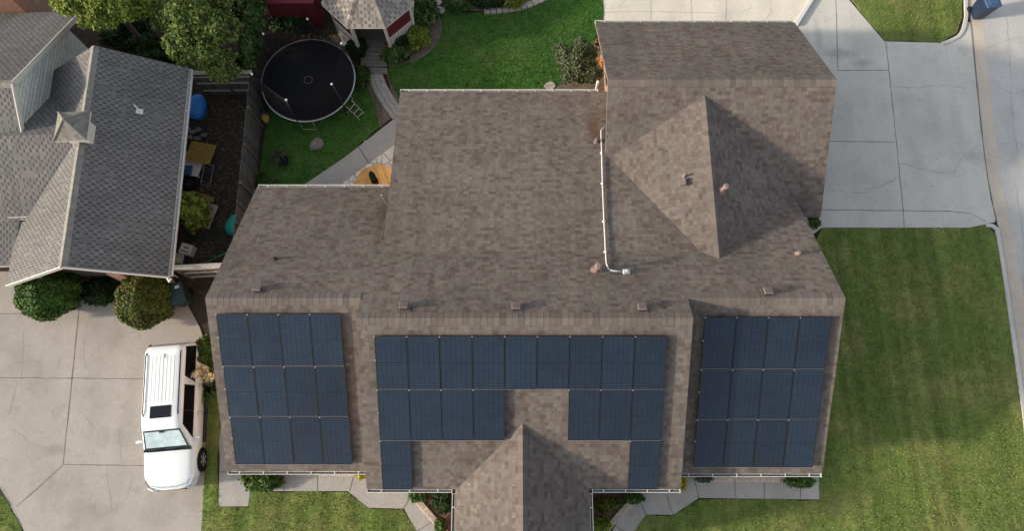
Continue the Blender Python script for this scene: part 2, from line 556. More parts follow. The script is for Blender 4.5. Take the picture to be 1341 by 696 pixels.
        o = bpy.data.objects.new(name, me)
        col.objects.link(o)
        if loc: o.location = loc
        if parent: o.parent = parent
        return o


def tag(o, label, cat, group=None, kind=None):
    o['label'] = label
    o['category'] = cat
    if group: o['group'] = group
    if kind: o['kind'] = kind
    return o


def thing(name, label, cat, loc=(0, 0, 0), rz=0., group=None):
    o = bpy.data.objects.new(name, None)
    o.empty_display_size = .2
    col.objects.link(o)
    o.location = loc
    o.rotation_euler = (0, 0, rz)
    return tag(o, label, cat, group)


def struct(name, mb, m, label=None, cat=None, kind='structure'):
    o = mb.build(name, m)
    o['kind'] = kind
    o['label'] = label or name.replace('_', ' ')
    o['category'] = cat or name.split('_')[-1]
    return o


def leaves(P, D, size, aspect=1.7, jitter=.7):
    """numpy cloud of diamond leaves: points P, outward directions D"""
    n = len(P)
    D = D + rng.normal(0, jitter, (n, 3))
    D /= np.linalg.norm(D, axis=1, keepdims=True) + 1e-9
    A = np.cross(D, rng.normal(0, 1, (n, 3)))
    A /= np.linalg.norm(A, axis=1, keepdims=True) + 1e-9
    B = np.cross(D, A)
    sz = size * rng.uniform(.6, 1.3, (n, 1))
    A = A * sz * aspect * .5
    B = B * sz * .5
    V = np.stack([P - A, P - B * .9 + A * .1 + D * sz * .1, P + A, P + B * .9 + A * .1 + D * sz * .1], 1).reshape(-1, 3)
    return V


def quads(name, V, m, parent=None, loc=None):
    n = len(V) // 4
    me = bpy.data.meshes.new(name)
    if loc is not None: V = V - np.array(loc)
    me.vertices.add(len(V)); me.vertices.foreach_set("co", V.astype(np.float32).ravel())
    me.loops.add(4 * n); me.loops.foreach_set("vertex_index", np.arange(4 * n, dtype=np.int32))
    me.polygons.add(n); me.polygons.foreach_set("loop_start", np.arange(0, 4 * n, 4, dtype=np.int32))
    me.materials.append(MAT[m])
    me.update(calc_edges=True)
    o = bpy.data.objects.new(name, me)
    col.objects.link(o)
    if loc is not None: o.location = loc
    if parent: o.parent = parent
    return o


def lobe_cloud(lobes, n, size, shell=.55, lump=.18, flat=False):
    vol = np.array([l[3] * l[4] * l[5] for l in lobes]) ** .7
    pick = rng.choice(len(lobes), n, p=vol / vol.sum())
    L = np.array(lobes)[pick]
    d = rng.normal(0, 1, (n, 3)); d /= np.linalg.norm(d, axis=1, keepdims=True)
    d[:, 2] = np.where(d[:, 2] < -.35, -d[:, 2], d[:, 2])
    ph = 1 + lump * (np.sin(d[:, 0] * 7 + L[:, 0] * 9) + np.sin(d[:, 1] * 8 + L[:, 1] * 7) + np.sin(d[:, 2] * 6 + 2)) / 2
    rad = (shell + (1 - shell) * rng.uniform(0, 1, n) ** .6) * ph
    P = L[:, :3] + d * L[:, 3:6] * rad[:, None]
    return P, d


# ------------------------------------------------------------------ setting: ground sheets
def poly(pts, z=0.):
    return [at(*p) for p in pts]


def sheet(name, polys, m, z, thick=0., label=None, cat=None):
    mb = MB()
    for p in polys:
        if thick: mb.prism(p, z - thick, z)
        else:
            a = sum(p[i][0] * p[(i + 1) % len(p)][1] - p[(i + 1) % len(p)][0] * p[i][1] for i in range(len(p)))
            q = p if a > 0 else p[::-1]
            mb.face([(x, y, z) for x, y in q])
    return struct(name, mb, m, label, cat)


g = MB(); g.face([(-200, -200, -.03), (200, -200, -.03), (200, 200, -.03), (-200, 200, -.03)])
struct("ground", g, 'soil', "dark bare earth under and around the gardens", "ground")


def wobble(pts, amp=.03, step=.35):
    out = []
    for i in range(len(pts)):
        a, b = Vector(pts[i]), Vector(pts[(i + 1) % len(pts)])
        n = max(1, int((b - a).length / step))
        for k in range(n):
            p = a.lerp(b, k / n)
            out.append((p.x + random.uniform(-amp, amp), p.y + random.uniform(-amp, amp)))
    return out


def curve(pts, n=6):
    """Catmull-Rom through 2-D points"""
    P = [Vector(p) for p in pts]
    out = []
    for i in range(len(P) - 1):
        p0, p1, p2, p3 = P[max(i - 1, 0)], P[i], P[i + 1], P[min(i + 2, len(P) - 1)]
        for k in range(n):
            t = k / n
            q = .5 * ((2 * p1) + (p2 - p0) * t + (2 * p0 - 5 * p1 + 4 * p2 - p3) * t * t + (3 * p1 - p0 - 3 * p2 + p3) * t ** 3)
            out.append((q.x, q.y))
    out.append(tuple(P[-1]))
    return out


def strip(pts, w, z, mb=None, jag=0., mi=0):
    mb = mb or MB()
    P = [Vector(p) for p in pts]
    L, Rr = [], []
    for i, p in enumerate(P):
        d = (P[min(i + 1, len(P) - 1)] - P[max(i - 1, 0)]).normalized()
        nn = Vector((-d.y, d.x))
        ww = w / 2 * (1 + random.uniform(-jag, jag))
        L.append(p + nn * ww); Rr.append(p - nn * ww)
    for i in range(len(P) - 1):
        mb.face([(Rr[i].x, Rr[i].y, z), (Rr[i + 1].x, Rr[i + 1].y, z), (L[i + 1].x, L[i + 1].y, z), (L[i].x, L[i].y, z)], mi=mi)
    return mb


def offset(pts, d):
    P = [Vector(p) for p in pts]
    out = []
    for i, p in enumerate(P):
        t = (P[min(i + 1, len(P) - 1)] - P[max(i - 1, 0)]).normalized()
        out.append((p.x + t.y * d, p.y - t.x * d))
    return out


# street edge, going south: the line where driveway or kerb meets the gutter pan
kerb_px = [(1263, -60), (1265, 0), (1271, 30), (1280, 120), (1288, 195), (1297, 255), (1307, 300), (1317, 360), (1327, 430), (1337, 500), (1346, 570), (1358, 700)]
KL = curve([at(*p) for p in kerb_px])
KL = [(KL[0][0], 120)] + KL + [(KL[-1][0] - .5, -60)]
pan = offset(KL, -.62)      # east side
road_poly = pan + [(120, -60), (120, 120)]
sheet("street", [road_poly], 'asphalt', -.004, label="pale grey street along the right edge", cat="street")
mb = MB()
for i in range(len(KL) - 1):
    mb.face([(KL[i][0], KL[i][1], 0), (KL[i + 1][0], KL[i + 1][1], 0), (pan[i + 1][0], pan[i + 1][1], 0), (pan[i][0], pan[i][1], 0)][::-1])
struct("gutter_pan", mb, 'gutterpan', "tan concrete gutter strip between driveway and street", "gutter")

# driveway east
eastdrv = poly([(1050, -40), (1088, -40), (1112, 0), (1158, 54), (1238, 56), (1256, 44), (1264, 26)]) + [p for p in KL if at(1264, 28)[1] > p[1] > at(1302, 288)[1]] + poly([(1303, 291), (1292, 293.5), (1282, 296), (1270, 298.5), (1076, 298.5)]) + [(11.9, 8.8), (11.9, 25)]
sheet("driveway", [eastdrv], 'concreteE', .012, .05, "grey concrete driveway running from the house to the street", "driveway")
jm = MB()
def joint(px, w=.028, z=.016, jag=.3, m=jm):
    pts = [at(*p) for p in px]
    P = []
    for i in range(len(pts) - 1):
        a, b = Vector(pts[i]), Vector(pts[i + 1])
        n = max(2, int((b - a).length / .3))
        P += [a.lerp(b, k / n) for k in range(n)]
    P.append(Vector(pts[-1]))
    P = [(p.x + random.uniform(-.008, .008), p.y + random.uniform(-.008, .008)) for p in P]
    strip(P, w, z, m, jag)
for j in ([(1096, 92), (1162, 92)], [(1160, 55), (1168, 130), (1183, 278), (1184, 297)], [(1086, 185), (1171, 186)], [(1074, 275), (1240, 277), (1272, 280), (1290, 290)], [(1094, -20), (1097, 92)]):
    joint(j)
strip([(p[0], p[1]) for p in KL if -3 < p[1] < 24], .05, .016, jm, .5)
o = struct("driveway_joints", jm, 'joint', "dark sawn joints across the grey driveway", "joint")
cm = MB()
def crack(px, w=.02, z=.016, amp=.06, m=None):
    pts = curve([at(*p) for p in px], 8)
    pts = [(x + random.uniform(-amp, amp), y + random.uniform(-amp, amp)) for x, y in pts]
    strip(pts, w, z, cm if m is None else m, .6)
for c in ([(1163, 113), (1200, 114), (1235, 111), (1268, 116)], [(1178, 215), (1215, 222), (1245, 226), (1262, 205), (1282, 190)], [(1090, 250), (1130, 252), (1160, 240), (1178, 232)]):
    crack(c)
for c in ([(1318, 20), (1323, 80), (1326, 150), (1332, 200)], [(1291, 62), (1320, 52), (1341, 48)], [(1310, 190), (1330, 186), (1345, 196)], [(1305, 110), (1325, 122), (1345, 118)], [(1330, 240), (1338, 300), (1341, 380)]):
    crack(c, .018, 0., .05)
struct("pavement_cracks", cm, 'crack', "thin cracks in the driveway and street", "crack")
# kerbs
kp = [p for p in KL if p[1] < at(1303, 296)[1]]
kp = [at(1290, 293.5), at(1299, 294)] + kp
km = MB()
ko = offset(kp, .16)
for i in range(len(kp) - 1):
    a, b, c, d = kp[i], kp[i + 1], ko[i + 1], ko[i]
    km.prism([a, b, c, d], -.02, .075)
k2 = curve([at(1232, 56), at(1254, 45), at(1262, 25), at(1262, 0), at(1261, -60)])
k2o = offset(k2, .15)
for i in range(len(k2) - 1):
    km.prism([k2[i], k2[i + 1], k2o[i + 1], k2o[i]], -.02, .075)
struct("kerb", km, 'concreteE', "pale concrete kerb round the lawn corners", "kerb")

# concrete pad behind the garage wing
padp = poly([(789, -60), (1093, -60), (1058, 0), (1040, 30)]) + [(12.2, 18), (3.9, 18)]
sheet("concrete_pad", [padp], 'pad', .014, .05, "bright cream concrete pad behind the roof", "pad")
pj = MB()
for j in ([(853, -20), (852, 30)], [(905, -20), (906, 30)], [(952, -20), (950, 30)], [(790, 16), (860, 15), (940, 17)]):
    joint(j, .022, .018, .3, pj)
for c in ([(800, 12), (812, 8), (820, -5)], [(950, 12), (970, 16), (985, 8)], [(1000, 30), (1010, 12), (1003, -10)]):
    crack(c, .014, .018, .03, pj)
struct("pad_joints", pj, 'crack', "fine joints and cracks in the cream pad", "joint")
mb = MB()
a, b = at(1041, 34), at(1071, -14)
strip([a, b], .26, 0, mb)
o = MB(); o.box(((a[0] + b[0]) / 2, (a[1] + b[1]) / 2, .09), (.2, math.hypot(b[0] - a[0], b[1] - a[1]), .16), math.atan2(b[1] - a[1], b[0] - a[0]) - math.pi / 2, bev=.02)
tag(o.build("low_wall", 'white'), "low white painted wall edging the cream concrete pad", "wall")

# west driveway
wd = poly([(-120, 352), (0, 356), (120, 356), (225, 362), (262, 430), (274, 470), (270, 560), (266, 720), (45, 720), (28, 690), (0, 640), (-60, 600), (-120, 590)])
sheet("west_driveway", [wd], 'concrete', .012, .05, "tan concrete driveway under the white car", "driveway")
wj = MB()
for j in ([(104, 400), (96, 480), (88, 560), (83, 608)], [(-40, 495), (100, 496), (215, 497)], [(83, 609), (150, 610), (266, 611)], [(83, 609), (50, 640), (22, 664)], [(-30, 412), (45, 411)]):
    joint(j, .032, .016, .4, wj)
struct("west_driveway_joints", wj, 'joint', "dark joints between the tan driveway slabs", "joint")
wc = MB()
for c in ([(15, 560), (40, 580), (62, 590), (84, 592)], [(110, 545), (125, 560), (155, 566), (180, 558)], [(155, 566), (158, 590), (160, 610)], [(140, 612), (143, 640), (146, 670)], [(12, 545), (20, 510), (22, 500)], [(175, 612), (170, 640), (160, 660), (110, 690)], [(120, 490), (110, 470), (112, 440)], [(28, 500), (30, 470), (32, 420)]):
    crack(c, .011, .016, .05, wc)
struct("west_driveway_cracks", wc, 'crack', "hairline cracks across the tan driveway", "crack")

# front walks
walkL = poly([(286, 560), (288, 600), (286, 664), (325, 664), (328, 644), (455, 644), (482, 666), (529, 667), (546, 698), (552, 715), (600, 715), (578, 696), (546, 657), (540, 640), (600, 620), (400, 590)])
walkR = poly([(790, 715), (826, 715), (831, 696), (846, 675), (882, 675), (915, 653), (1073, 655), (1071, 600), (900, 600), (780, 620), (830, 650), (824, 660)])
sheet("front_path", [walkL, walkR], 'concreteW', .02, .06, "grey concrete front walk below the eaves", "path")
fj = MB()
for j in ([(328, 664), (327, 615)], [(372, 644), (371, 612)], [(416, 644), (416, 612)], [(458, 644), (463, 624)], [(528, 668), (540, 648)], [(546, 697), (566, 684)], [(288, 619), (328, 619)],
          [(838, 656), (846, 675)], [(873, 650), (881, 675)], [(908, 625), (915, 653)], [(963, 655), (962, 625)], [(1001, 655), (1000, 625)], [(1048, 655), (1048, 625)], [(806, 690), (822, 700)]):
    joint(j, .03, .024, .3, fj)
struct("path_joints", fj, 'joint', "dark joints across the front walk", "joint")

# lawns
lawnE = poly([(1076, 299), (1270, 299), (1282, 296.5), (1292, 294)]) + [p for p in offset(KL, .17) if -2 > -3 and -12 < p[1] < at(1300, 300)[1]] + [(18, -12), (-2, -12)] + poly([(826, 720), (831, 697), (846, 676), (882, 676), (915, 654), (1074, 656), (1072, 600), (1060, 500), (1060, 330)])
lawnF = poly([(272, 440), (286, 470), (290, 540), (285, 600), (286, 665), (326, 665), (329, 645), (455, 645), (481, 667), (528, 668), (545, 698), (556, 760), (262, 760), (267, 640), (272, 540)])
lawnSW = poly([(-60, 598), (0, 640), (28, 691), (48, 760), (-80, 760)])
lawnNE = poly([(1113, -2), (1159, 53), (1232, 55), (1252, 43), (1259, 25), (1260, 0), (1258, -60), (1080, -60), (1088, -40)])
sheet("front_lawn", [wobble(lawnE), wobble(lawnF), wobble(lawnSW), wobble(lawnNE, .02)], 'lawn', .03, .03, "mown front lawn with yellowing patches", "lawn")
backR = poly([(592, 14), (618, 17), (640, 17), (665, 15), (692, 9), (716, 0), (740, -50), (789, -50), (790, 30), (786, 46), (770, 66), (752, 90), (740, 108), (705, 124)]) + [(0, 15), (-3, 14.8), (-4.6, 14.6)] + poly([(527, 140), (515, 115), (508, 88), (520, 86), (545, 80), (565, 66), (577, 46), (577, 25), (582, 12)])
backL = poly([(345, 90), (480, 95), (492, 118), (502, 150), (500, 165), (455, 203), (398, 243)]) + [(-8.6, 10), (-11.4, 10), (-11.3, 17)]
sheet("back_lawn", [wobble(backR), wobble(backL)], 'lawnB', .03, .03, "dense green back garden lawn", "lawn")
sheet("flower_bed", [wobble(poly([(508, 90), (545, 80), (565, 66), (577, 46), (577, 25), (560, -40), (500, -40), (505, 60)])), wobble(poly([(575, -40), (590, 12), (640, 16), (690, 9), (712, 0), (735, -50)])),
                     wobble(poly([(786, 46), (770, 66), (752, 90), (740, 108), (712, 122), (792, 122), (794, 30)])),
                     wobble(poly([(470, 60), (482, 60), (484, 100), (500, 130), (512, 156), (498, 168), (488, 130), (476, 95)])),
                     wobble(poly([(501, 66), (512, 110), (524, 130), (530, 152), (512, 120), (505, 90)]))], 'bedsoil', .034, .03, "brown soil of the planting beds", "soil")
sheet("mulch_bed", [poly([(540, 650), (584, 700), (600, 720), (610, 640)]), poly([(765, 640), (832, 652), (789, 700), (760, 720)])], 'mulch', .022, .03, "reddish wood mulch beside the entrance gable", "mulch")

# garden walk, pavers, flagstones
sheet("garden_path", [poly([(392, 247), (455, 204), (524, 150), (528, 182), (470, 224), (436, 250)])], 'concreteW', .04, .06, "tan concrete garden walk beside the roof", "path")
gj = MB()
for j in ([(470, 193), (484, 215)],):
    joint(j, .045, .044, .3, gj)
struct("garden_path_joint", gj, 'joint', "joint across the tan garden walk", "joint")


# ------------------------------------------------------------------ roofs
T = .61


def slab(mb, pts, z_fn, slope_dir, thick=.14, mi=0, mj=1, us=0.):
    """roof slab over a plan polygon (CCW); slope_dir = plan unit vector pointing up the slope"""
    P = [Vector((x, y, z_fn(x, y))) for x, y in pts]
    n = len(P)
    sx, sy = slope_dir
    e = 1e-3
    dz = (z_fn(pts[0][0] + sx * e, pts[0][1] + sy * e) - z_fn(*pts[0])) / e
    k = math.sqrt(1 + dz * dz)
    uv = [((p.x * sy - p.y * sx) + us, (p.x * sx + p.y * sy) * k) for p in P]
    mb.face(P, uv, mi)
    mb.face([p - Vector((0, 0, thick)) for p in P][::-1], None, mj)
    for i in range(n):
        a, b = P[i], P[(i + 1) % n]
        mb.face([a - Vector((0, 0, thick)), b - Vector((0, 0, thick)), b, a], None, mj)


YR, ZR = 5.4, 6.16
YC = 4.61
ZC = ZR + T * (YR - YC)
XL, XR = -10.29, 11.19
CL, CR = -5.08, 5.9
northf = lambda x, y: ZR - T * (y - YR)
southw = lambda x, y: ZR - T * (YR - y)
southc = lambda x, y: ZC - T * (YC - y)
lowf = lambda x, y: 4.92 - .25 * (y - 7.43)
WY, WZ = 14.15, 5.42
wingn = lambda x, y: WZ - T * (y - WY)
wings = lambda x, y: WZ - T * (WY - y)
GX, GZ = 7.4, 5.13
gabW = lambda x, y: GZ - .355 * (GX - x)
gabE = lambda x, y: GZ - .52 * (x - GX)
FX, FZ = .36, 4.66
frW = lambda x, y: FZ - .575 * (FX - x)
frE = lambda x, y: FZ - .575 * (x - FX)

house = thing("house", "large brown shingled house with many roof slopes carrying the solar panels", "house", (0, 5, 0))
HL = (0, 5, 0)


def part(mb, name, m, parent=house, smooth=False):
    o = mb.build(name, m, None, smooth)
    o.parent = parent
    o.matrix_parent_inverse = Matrix.Translation(-Vector(parent.location)) if parent.rotation_euler.z == 0 else (Matrix.Translation(parent.location) @ Matrix.Rotation(parent.rotation_euler.z, 4, 'Z')).inverted()
    return o


rf = MB()
slab(rf, [(XL, YR), (CL, YR), (CL, YC), (CR, YC), (CR, YR), (XR, YR), (XR, 10.38), (3.7, 10.38), (-4.6, 10.38), (-4.6, 10.80), (XL, 10.80)], northf, (0, -1))
slab(rf, [(XL, -.2), (CL + .1, -.2), (CL + .1, YR), (XL, YR)], southw, (0, 1))
slab(rf, [(CR - .1, -.28), (XR, -.28), (XR, YR), (CR - .1, YR)], southw, (0, 1))
slab(rf, [(CL, -.8), (CR, -.8), (CR, YC), (CL, YC)], southc, (0, 1))
slab(rf, [(-4.68, 7.3), (7.3, 7.3), (7.3, 12), (4.3, 12), (4.3, 15.06), (-4.68, 15.06)], lowf, (0, -1))
slab(rf, [(3.66, WY), (12.4, WY), (12.4, 18.7), (3.66, 18.7)], wingn, (0, -1))
slab(rf, [(3.66, 10.0), (12.4, 9.62), (12.4, WY), (3.66, WY)], wings, (0, 1))
slab(rf, [(3.82, 6.4), (GX, 6.4), (GX, 14.1), (3.82, 14.1)], gabW, (1, 0))
slab(rf, [(GX, 6.4), (11.12, 6.4), (11.12, 14.1), (GX, 14.1)], gabE, (-1, 0))
slab(rf, [(-1.98, -3.7), (FX, -3.7), (FX, 2.6), (-1.98, 2.6)], frW, (1, 0))
slab(rf, [(FX, -3.7), (2.70, -3.7), (2.70, 2.6), (FX, 2.6)], frE, (-1, 0))
part(rf, "roof", ['roof', 'fascia'])


def cap(p0, p1, zf1, zf2, wid=.22, lift=.010, name="ridge_cap", m='cap', parent=house, step=.2):
    """row of folded cap shingles along a ridge; zf1/zf2 give the roof height on the two sides"""
    mb = MB()
    a, b = Vector(p0), Vector(p1)
    d = (b - a); L = d.length; d.normalize()
    nn = Vector((-d.y, d.x))
    k = max(1, int(L / step))
    for i in range(k):
        q0, q1 = a + d * (L * i / k), a + d * (L * (i + 1) / k - .002)
        ji = random.uniform(-.004, .004)
        for sgn, zf in ((1, zf1), (-1, zf2)):
            e0, e1 = q0 + nn * sgn * (wid + ji), q1 + nn * sgn * (wid + ji)
            zr0 = max(zf1(q0.x, q0.y), zf2(q0.x, q0.y))
            zr1 = max(zf1(q1.x, q1.y), zf2(q1.x, q1.y))
            P = [(q0.x, q0.y, zr0 + lift), (q1.x, q1.y, zr1 + lift + .005), (e1.x, e1.y, zf(e1.x, e1.y) + lift + .005), (e0.x, e0.y, zf(e0.x, e0.y) + lift)]
            Q = [(x, y, z - .03) for x, y, z in P]
            c0 = (i * .3 + 17, .07 + i * .0)
            uvq = [(c0[0] + .1, i * .145 + .05), (c0[0] + .1, i * .145 + .09), (c0[0] + .13, i * .145 + .09), (c0[0] + .13, i * .145 + .05)]
            if sgn > 0: mb.face(P[::-1], uvq)
            else: mb.face(P, uvq)
            mb.face([P[2], P[3], Q[3], Q[2]] if sgn < 0 else [P[3], P[2], Q[2], Q[3]], uvq)
    return part(mb, name, m, parent)


cap((XL, YR), (CL, YR), northf, southw)
cap((CR, YR), (XR, YR), northf, southw)
cap((CL, YC), (CR, YC), northf, southc)
cap((3.66, WY), (12.4, WY), wingn, wings)
cap((GX, 7.2), (GX, 13.4), gabW, gabE, .17)
cap((FX, -3.7), (FX, 1.4), frW, frE, .17)

# walls (overhung by the eaves)
wl = MB()
def wallbox(x0, y0, x1, y1, z):
    wl.box(((x0 + x1) / 2, (y0 + y1) / 2, z / 2), (abs(x1 - x0), abs(y1 - y0), z))
def gablewall(x, t, prof):
    """vertical wall at plan x with thickness t following (y, z) outline"""
    n = len(prof)
    vs = [(x, y, z) for y, z in prof] + [(x + t, y, z) for y, z in prof]
    wl.raw(vs, [list(range(n)), [n + i for i in range(n)][::-1]] + [[i, n + i, n + (i + 1) % n, (i + 1) % n] for i in range(n)])
wallbox(XL + .3, .25, CL + .3, 10.5, 2.45)
wallbox(CL + .35, -.35, CR - .35, 10.2, 2.9)
wallbox(CR - .3, .2, XR - .3, 9.9, 2.45)
wallbox(-4.0, 9.0, 3.9, 14.8, 2.45)
wallbox(4.34, 10, 12.1, 18.3, 2.45)
wallbox(-1.6, -3.3, 2.3, .5, 2.9)
for x, t in ((XL + .32, .14), (XR - .46, .14)):
    gablewall(x, t, [(.25, 2.4), (10.4, 2.4), (10.4, northf(0, 10.4) - .15), (YR, ZR - .15), (.25, southw(0, .25) - .15)])
for x, t in ((CL + .06, .14), (CR - .2, .14)):
    gablewall(x, t, [(-.5, 2.6), (6.2, 2.6), (6.2, northf(0, 6.2) - .15), (YC, ZC - .15), (-.5, southc(0, -.5) - .15)])
gablewall(4.25, .14, [(10.5, 2.4), (18.3, 2.4), (18.3, wingn(0, 18.3) - .15), (WY, WZ - .15), (10.5, wings(0, 10.5) - .15)])
gablewall(12.0, .14, [(10, 2.4), (18.3, 2.4), (18.3, wingn(0, 18.3) - .15), (WY, WZ - .15), (10.1, wings(0, 10.1) - .15)])
gablewall(-4.2, .12, [(7.6, 2.4), (14.8, 2.4), (14.8, lowf(0, 14.8) - .15), (7.6, lowf(0, 7.6) - .15)])
n0 = len(wl.v)
vs = [(-1.6, -3.3, 2.8), (2.3, -3.3, 2.8), (2.3, -3.3, frE(2.3, 0) - .15), (FX, -3.3, FZ - .15), (-1.6, -3.3, frW(-1.6, 0) - .15)]
wl.raw(vs + [(x, y + .12, z) for x, y, z in vs], [[0, 1, 2, 3, 4], [9, 8, 7, 6, 5]] + [[i, 5 + i, 5 + (i + 1) % 5, (i + 1) % 5] for i in range(5)])
part(wl, "wall", 'tanbrick')


def window(x, y, z, w, h, ax, parent=house, sgn=1):
    f = MB(); gl = MB()
    d = (w, .08, h) if ax == 'x' else (.08, w, h)
    f.box((x, y, z), d)
    o = part(f, "window", 'white', parent)
    d2 = (w - .14, .1, h - .14) if ax == 'x' else (.1, w - .14, h - .14)
    gl.box((x, y, z), d2)
    p = part(gl, "pane", 'skyglass', parent)
    p.parent = o
    p.matrix_parent_inverse = o.matrix_parent_inverse.copy()
    o.matrix_parent_inverse = o.matrix_parent_inverse
    p.matrix_parent_inverse = Matrix.Identity(4)
    return o


for x in (-8.5, -6.6, 7.3, 9.4): window(x, .22 if x < 0 else .17, 1.4, 1.1, 1.3, 'x')
for x in (-3.4, 4.2): window(x, -.38, 1.5, 1.2, 1.5, 'x')
window(12.16, 13.9, 1.15, 4.8, 2.1, 'y')
window(10.85, 3.4, 1.4, 1.2, 1.3, 'y')


# gutters: open white troughs with strap hangers
def gutter(p0, p1, z, out, parent=house, hang=.75, w=.105, m='white'):
    mb = MB()
    a, b = Vector((*p0, z)), Vector((*p1, z))
    d = (b - a); L = d.length; d.normalize()
    o = Vector((out[0], out[1], 0))
    rz = math.atan2(d.y, d.x)
    c = (a + b) / 2
    mb.box(c + o * (w - .01) + Vector((0, 0, -.06)), (L, .022, .13), rz)
    mb.box(c + o * .012 + Vector((0, 0, -.075)), (L, .015, .10), rz)
    mb.box(c + o * w / 2 + Vector((0, 0, -.12)), (L, w - .03, .012), rz, 1)
    for e in (a, b):
        mb.box(e + o * (w / 2) + Vector((0, 0, -.062)), (.015, w + .03, .134), rz)
    k = max(2, int(L / hang))
    for i in range(k):
        q = a + d * (L * (i + .5) / k)
        mb.box(q + o * (w / 2 - .03) + Vector((0, 0, .012)), (.03, w + .05, .012), rz)
    return part(mb, "gutter", [m, 'gut_in'], parent)


gutter((XL + .05, 10.81), (-4.85, 10.81), northf(0, 10.80) - .02, (0, 1))
gutter((XL + .05, -.21), (CL - .02, -.21), southw(0, -.2) - .02, (0, -1))
gutter((CR + .03, -.29), (XR - .03, -.29), southw(0, -.28) - .02, (0, -1))
gutter((CL + .02, -.81), (-2.1, -.81), southc(0, -.8) - .02, (0, -1))
gutter((2.82, -.81), (CR - .02, -.81), southc(0, -.8) - .02, (0, -1))
gutter((-4.68, 15.07), (3.6, 15.07), lowf(0, 15.06) - .02, (0, 1))
gutter((3.66, 18.71), (12.4, 18.71), wingn(0, 18.7) - .02, (0, 1))
gutter((-1.99, -.95), (-1.99, -3.68), frW(-1.98, 0) - .02, (-1, 0))
gutter((2.71, -.95), (2.71, -3.68), frE(2.7, 0) - .02, (1, 0))
# downspouts
mb = MB()
mb.tube([(3.72, 18.76, 2.55), (3.9, 18.6, 2.3), (4.2, 18.45, 2.1), (4.2, 18.45, .1)], .04, 6)
part(mb, "downspout", 'white')
mb = MB(); mb.box((3.62, 15.55, 2.55), (.1, .12, .9), bev=.02); part(mb, "downspout", 'white')
mb = MB()
mb.tube([(CL + .15, -.9, southc(0, -.8) - .15), (CL + .15, -.45, 2.7), (CL + .15, -.42, .1)], .04, 6)
part(mb, "downspout", 'white')


# vents and pipes on the main roof
def boxvent(px, py, zf, slope, lab=None, size=.30):
    x, y, z = on(px, py, lambda a, b: zf(a, b) + .08)
    z -= .08
    dz = (zf(x + .01, y) - zf(x - .01, y)) / .02, (zf(x, y + .01) - zf(x, y - .01)) / .02
    nrm = Vector((-dz[0], -dz[1], 1)).normalized()
    q = Vector((0, 0, 1)).rotation_difference(nrm).to_matrix()
    c = Vector((x, y, z))
    mb = MB()
    mb.box(c + nrm * .012, (size * 1.35, size * 1.3, .012), M=q)
    mb.box(c + nrm * .07, (size * .8, size * .75, .11), M=q, mi=1)
    mb.box(c + nrm * .15, (size, size, .07), M=q, bev=.02)
    return part(mb, "roof_vent", ['ventbrown', 'darkgrey'])


for px, py in ((337, 380), (1006, 384), (529, 403), (676, 404), (841, 405)): boxvent(px, py, northf, 0)
boxvent(895, 239, gabW, 0, size=.28)


def ventpipe(px, py, zf, h, r, m='copper', base=True, lean=(0, 0)):
    x, y, z = on(px, py, zf)
    mb = MB()
    if base:
        mb.lathe((x, y, z - .03), [(r * 2.6, -.02), (r * 2.4, .05), (r * 1.3, .09), (r * 1.25, .12)], 14)
    mb.tube([(x, y, z - .1), (x + lean[0] * h * .5, y + lean[1] * h * .5, z + h * .5), (x + lean[0] * h, y + lean[1] * h, z + h)], r, 10)
    mb.lathe((x + lean[0] * h, y + lean[1] * h, z + h - .04), [(r * 1.5, 0), (r * 1.6, .06), (r * .9, .1)], 12)
    return part(mb, "vent_pipe", m, smooth=False)


ventpipe(781, 355, northf, .62, .085)
ventpipe(944, 250, gabE, .38, .075, 'copper', True, (.25, .05))
ventpipe(896, 231, gabW, .18, .035)
ventpipe(361, 340, northf, .16, .035, 'darkgrey')
ventpipe(1045, 333, northf, .14, .05)
ventpipe(781, 186, lowf, .22, .05, 'ventbrown')
x, y, z = on(503, 262, northf)
mb = MB(); mb.tube([(x, y, z), (x - .03, y + .02, z + .45)], .02, 6); mb.tube([(x - .03, y + .02, z + .4), (x + .2, y - .35, z + .08)], .008, 5)
mb.box((x - .03, y + .02, z + .46), (.06, .06, .05))
part(mb, "antenna_bracket", 'steel')
# white conduit along the step
cp = []
for px, py in ((792, 165), (787, 171), (788, 200), (789, 240), (791, 290), (793, 330), (794, 345), (797, 353), (803, 355), (814, 356)):
    x, y, z = on(px, py, lambda a, b: max(lowf(a, b), northf(a, b)) + .07)
    cp.append((x, y, z))
mb = MB(); mb.tube(cp, .025, 8)
for i in (2, 3, 4, 5):
    mb.box((cp[i][0], cp[i][1], cp[i][2] - .04), (.12, .05, .07))
part(mb, "conduit", 'white', smooth=True)
x, y, z = on(820, 357, northf)
mb = MB(); mb.box((x, y, z + .07), (.26, .2, .12), bev=.03); mb.box((x - .02, y + .01, z + .16), (.1, .08, .06), mi=1)
part(mb, "junction_box", ['steel', 'white'])


# ------------------------------------------------------------------ solar panels (each a thing of its own)
PW, PL, GAP = 1.047, 1.885, .018
ANG = math.atan(T)


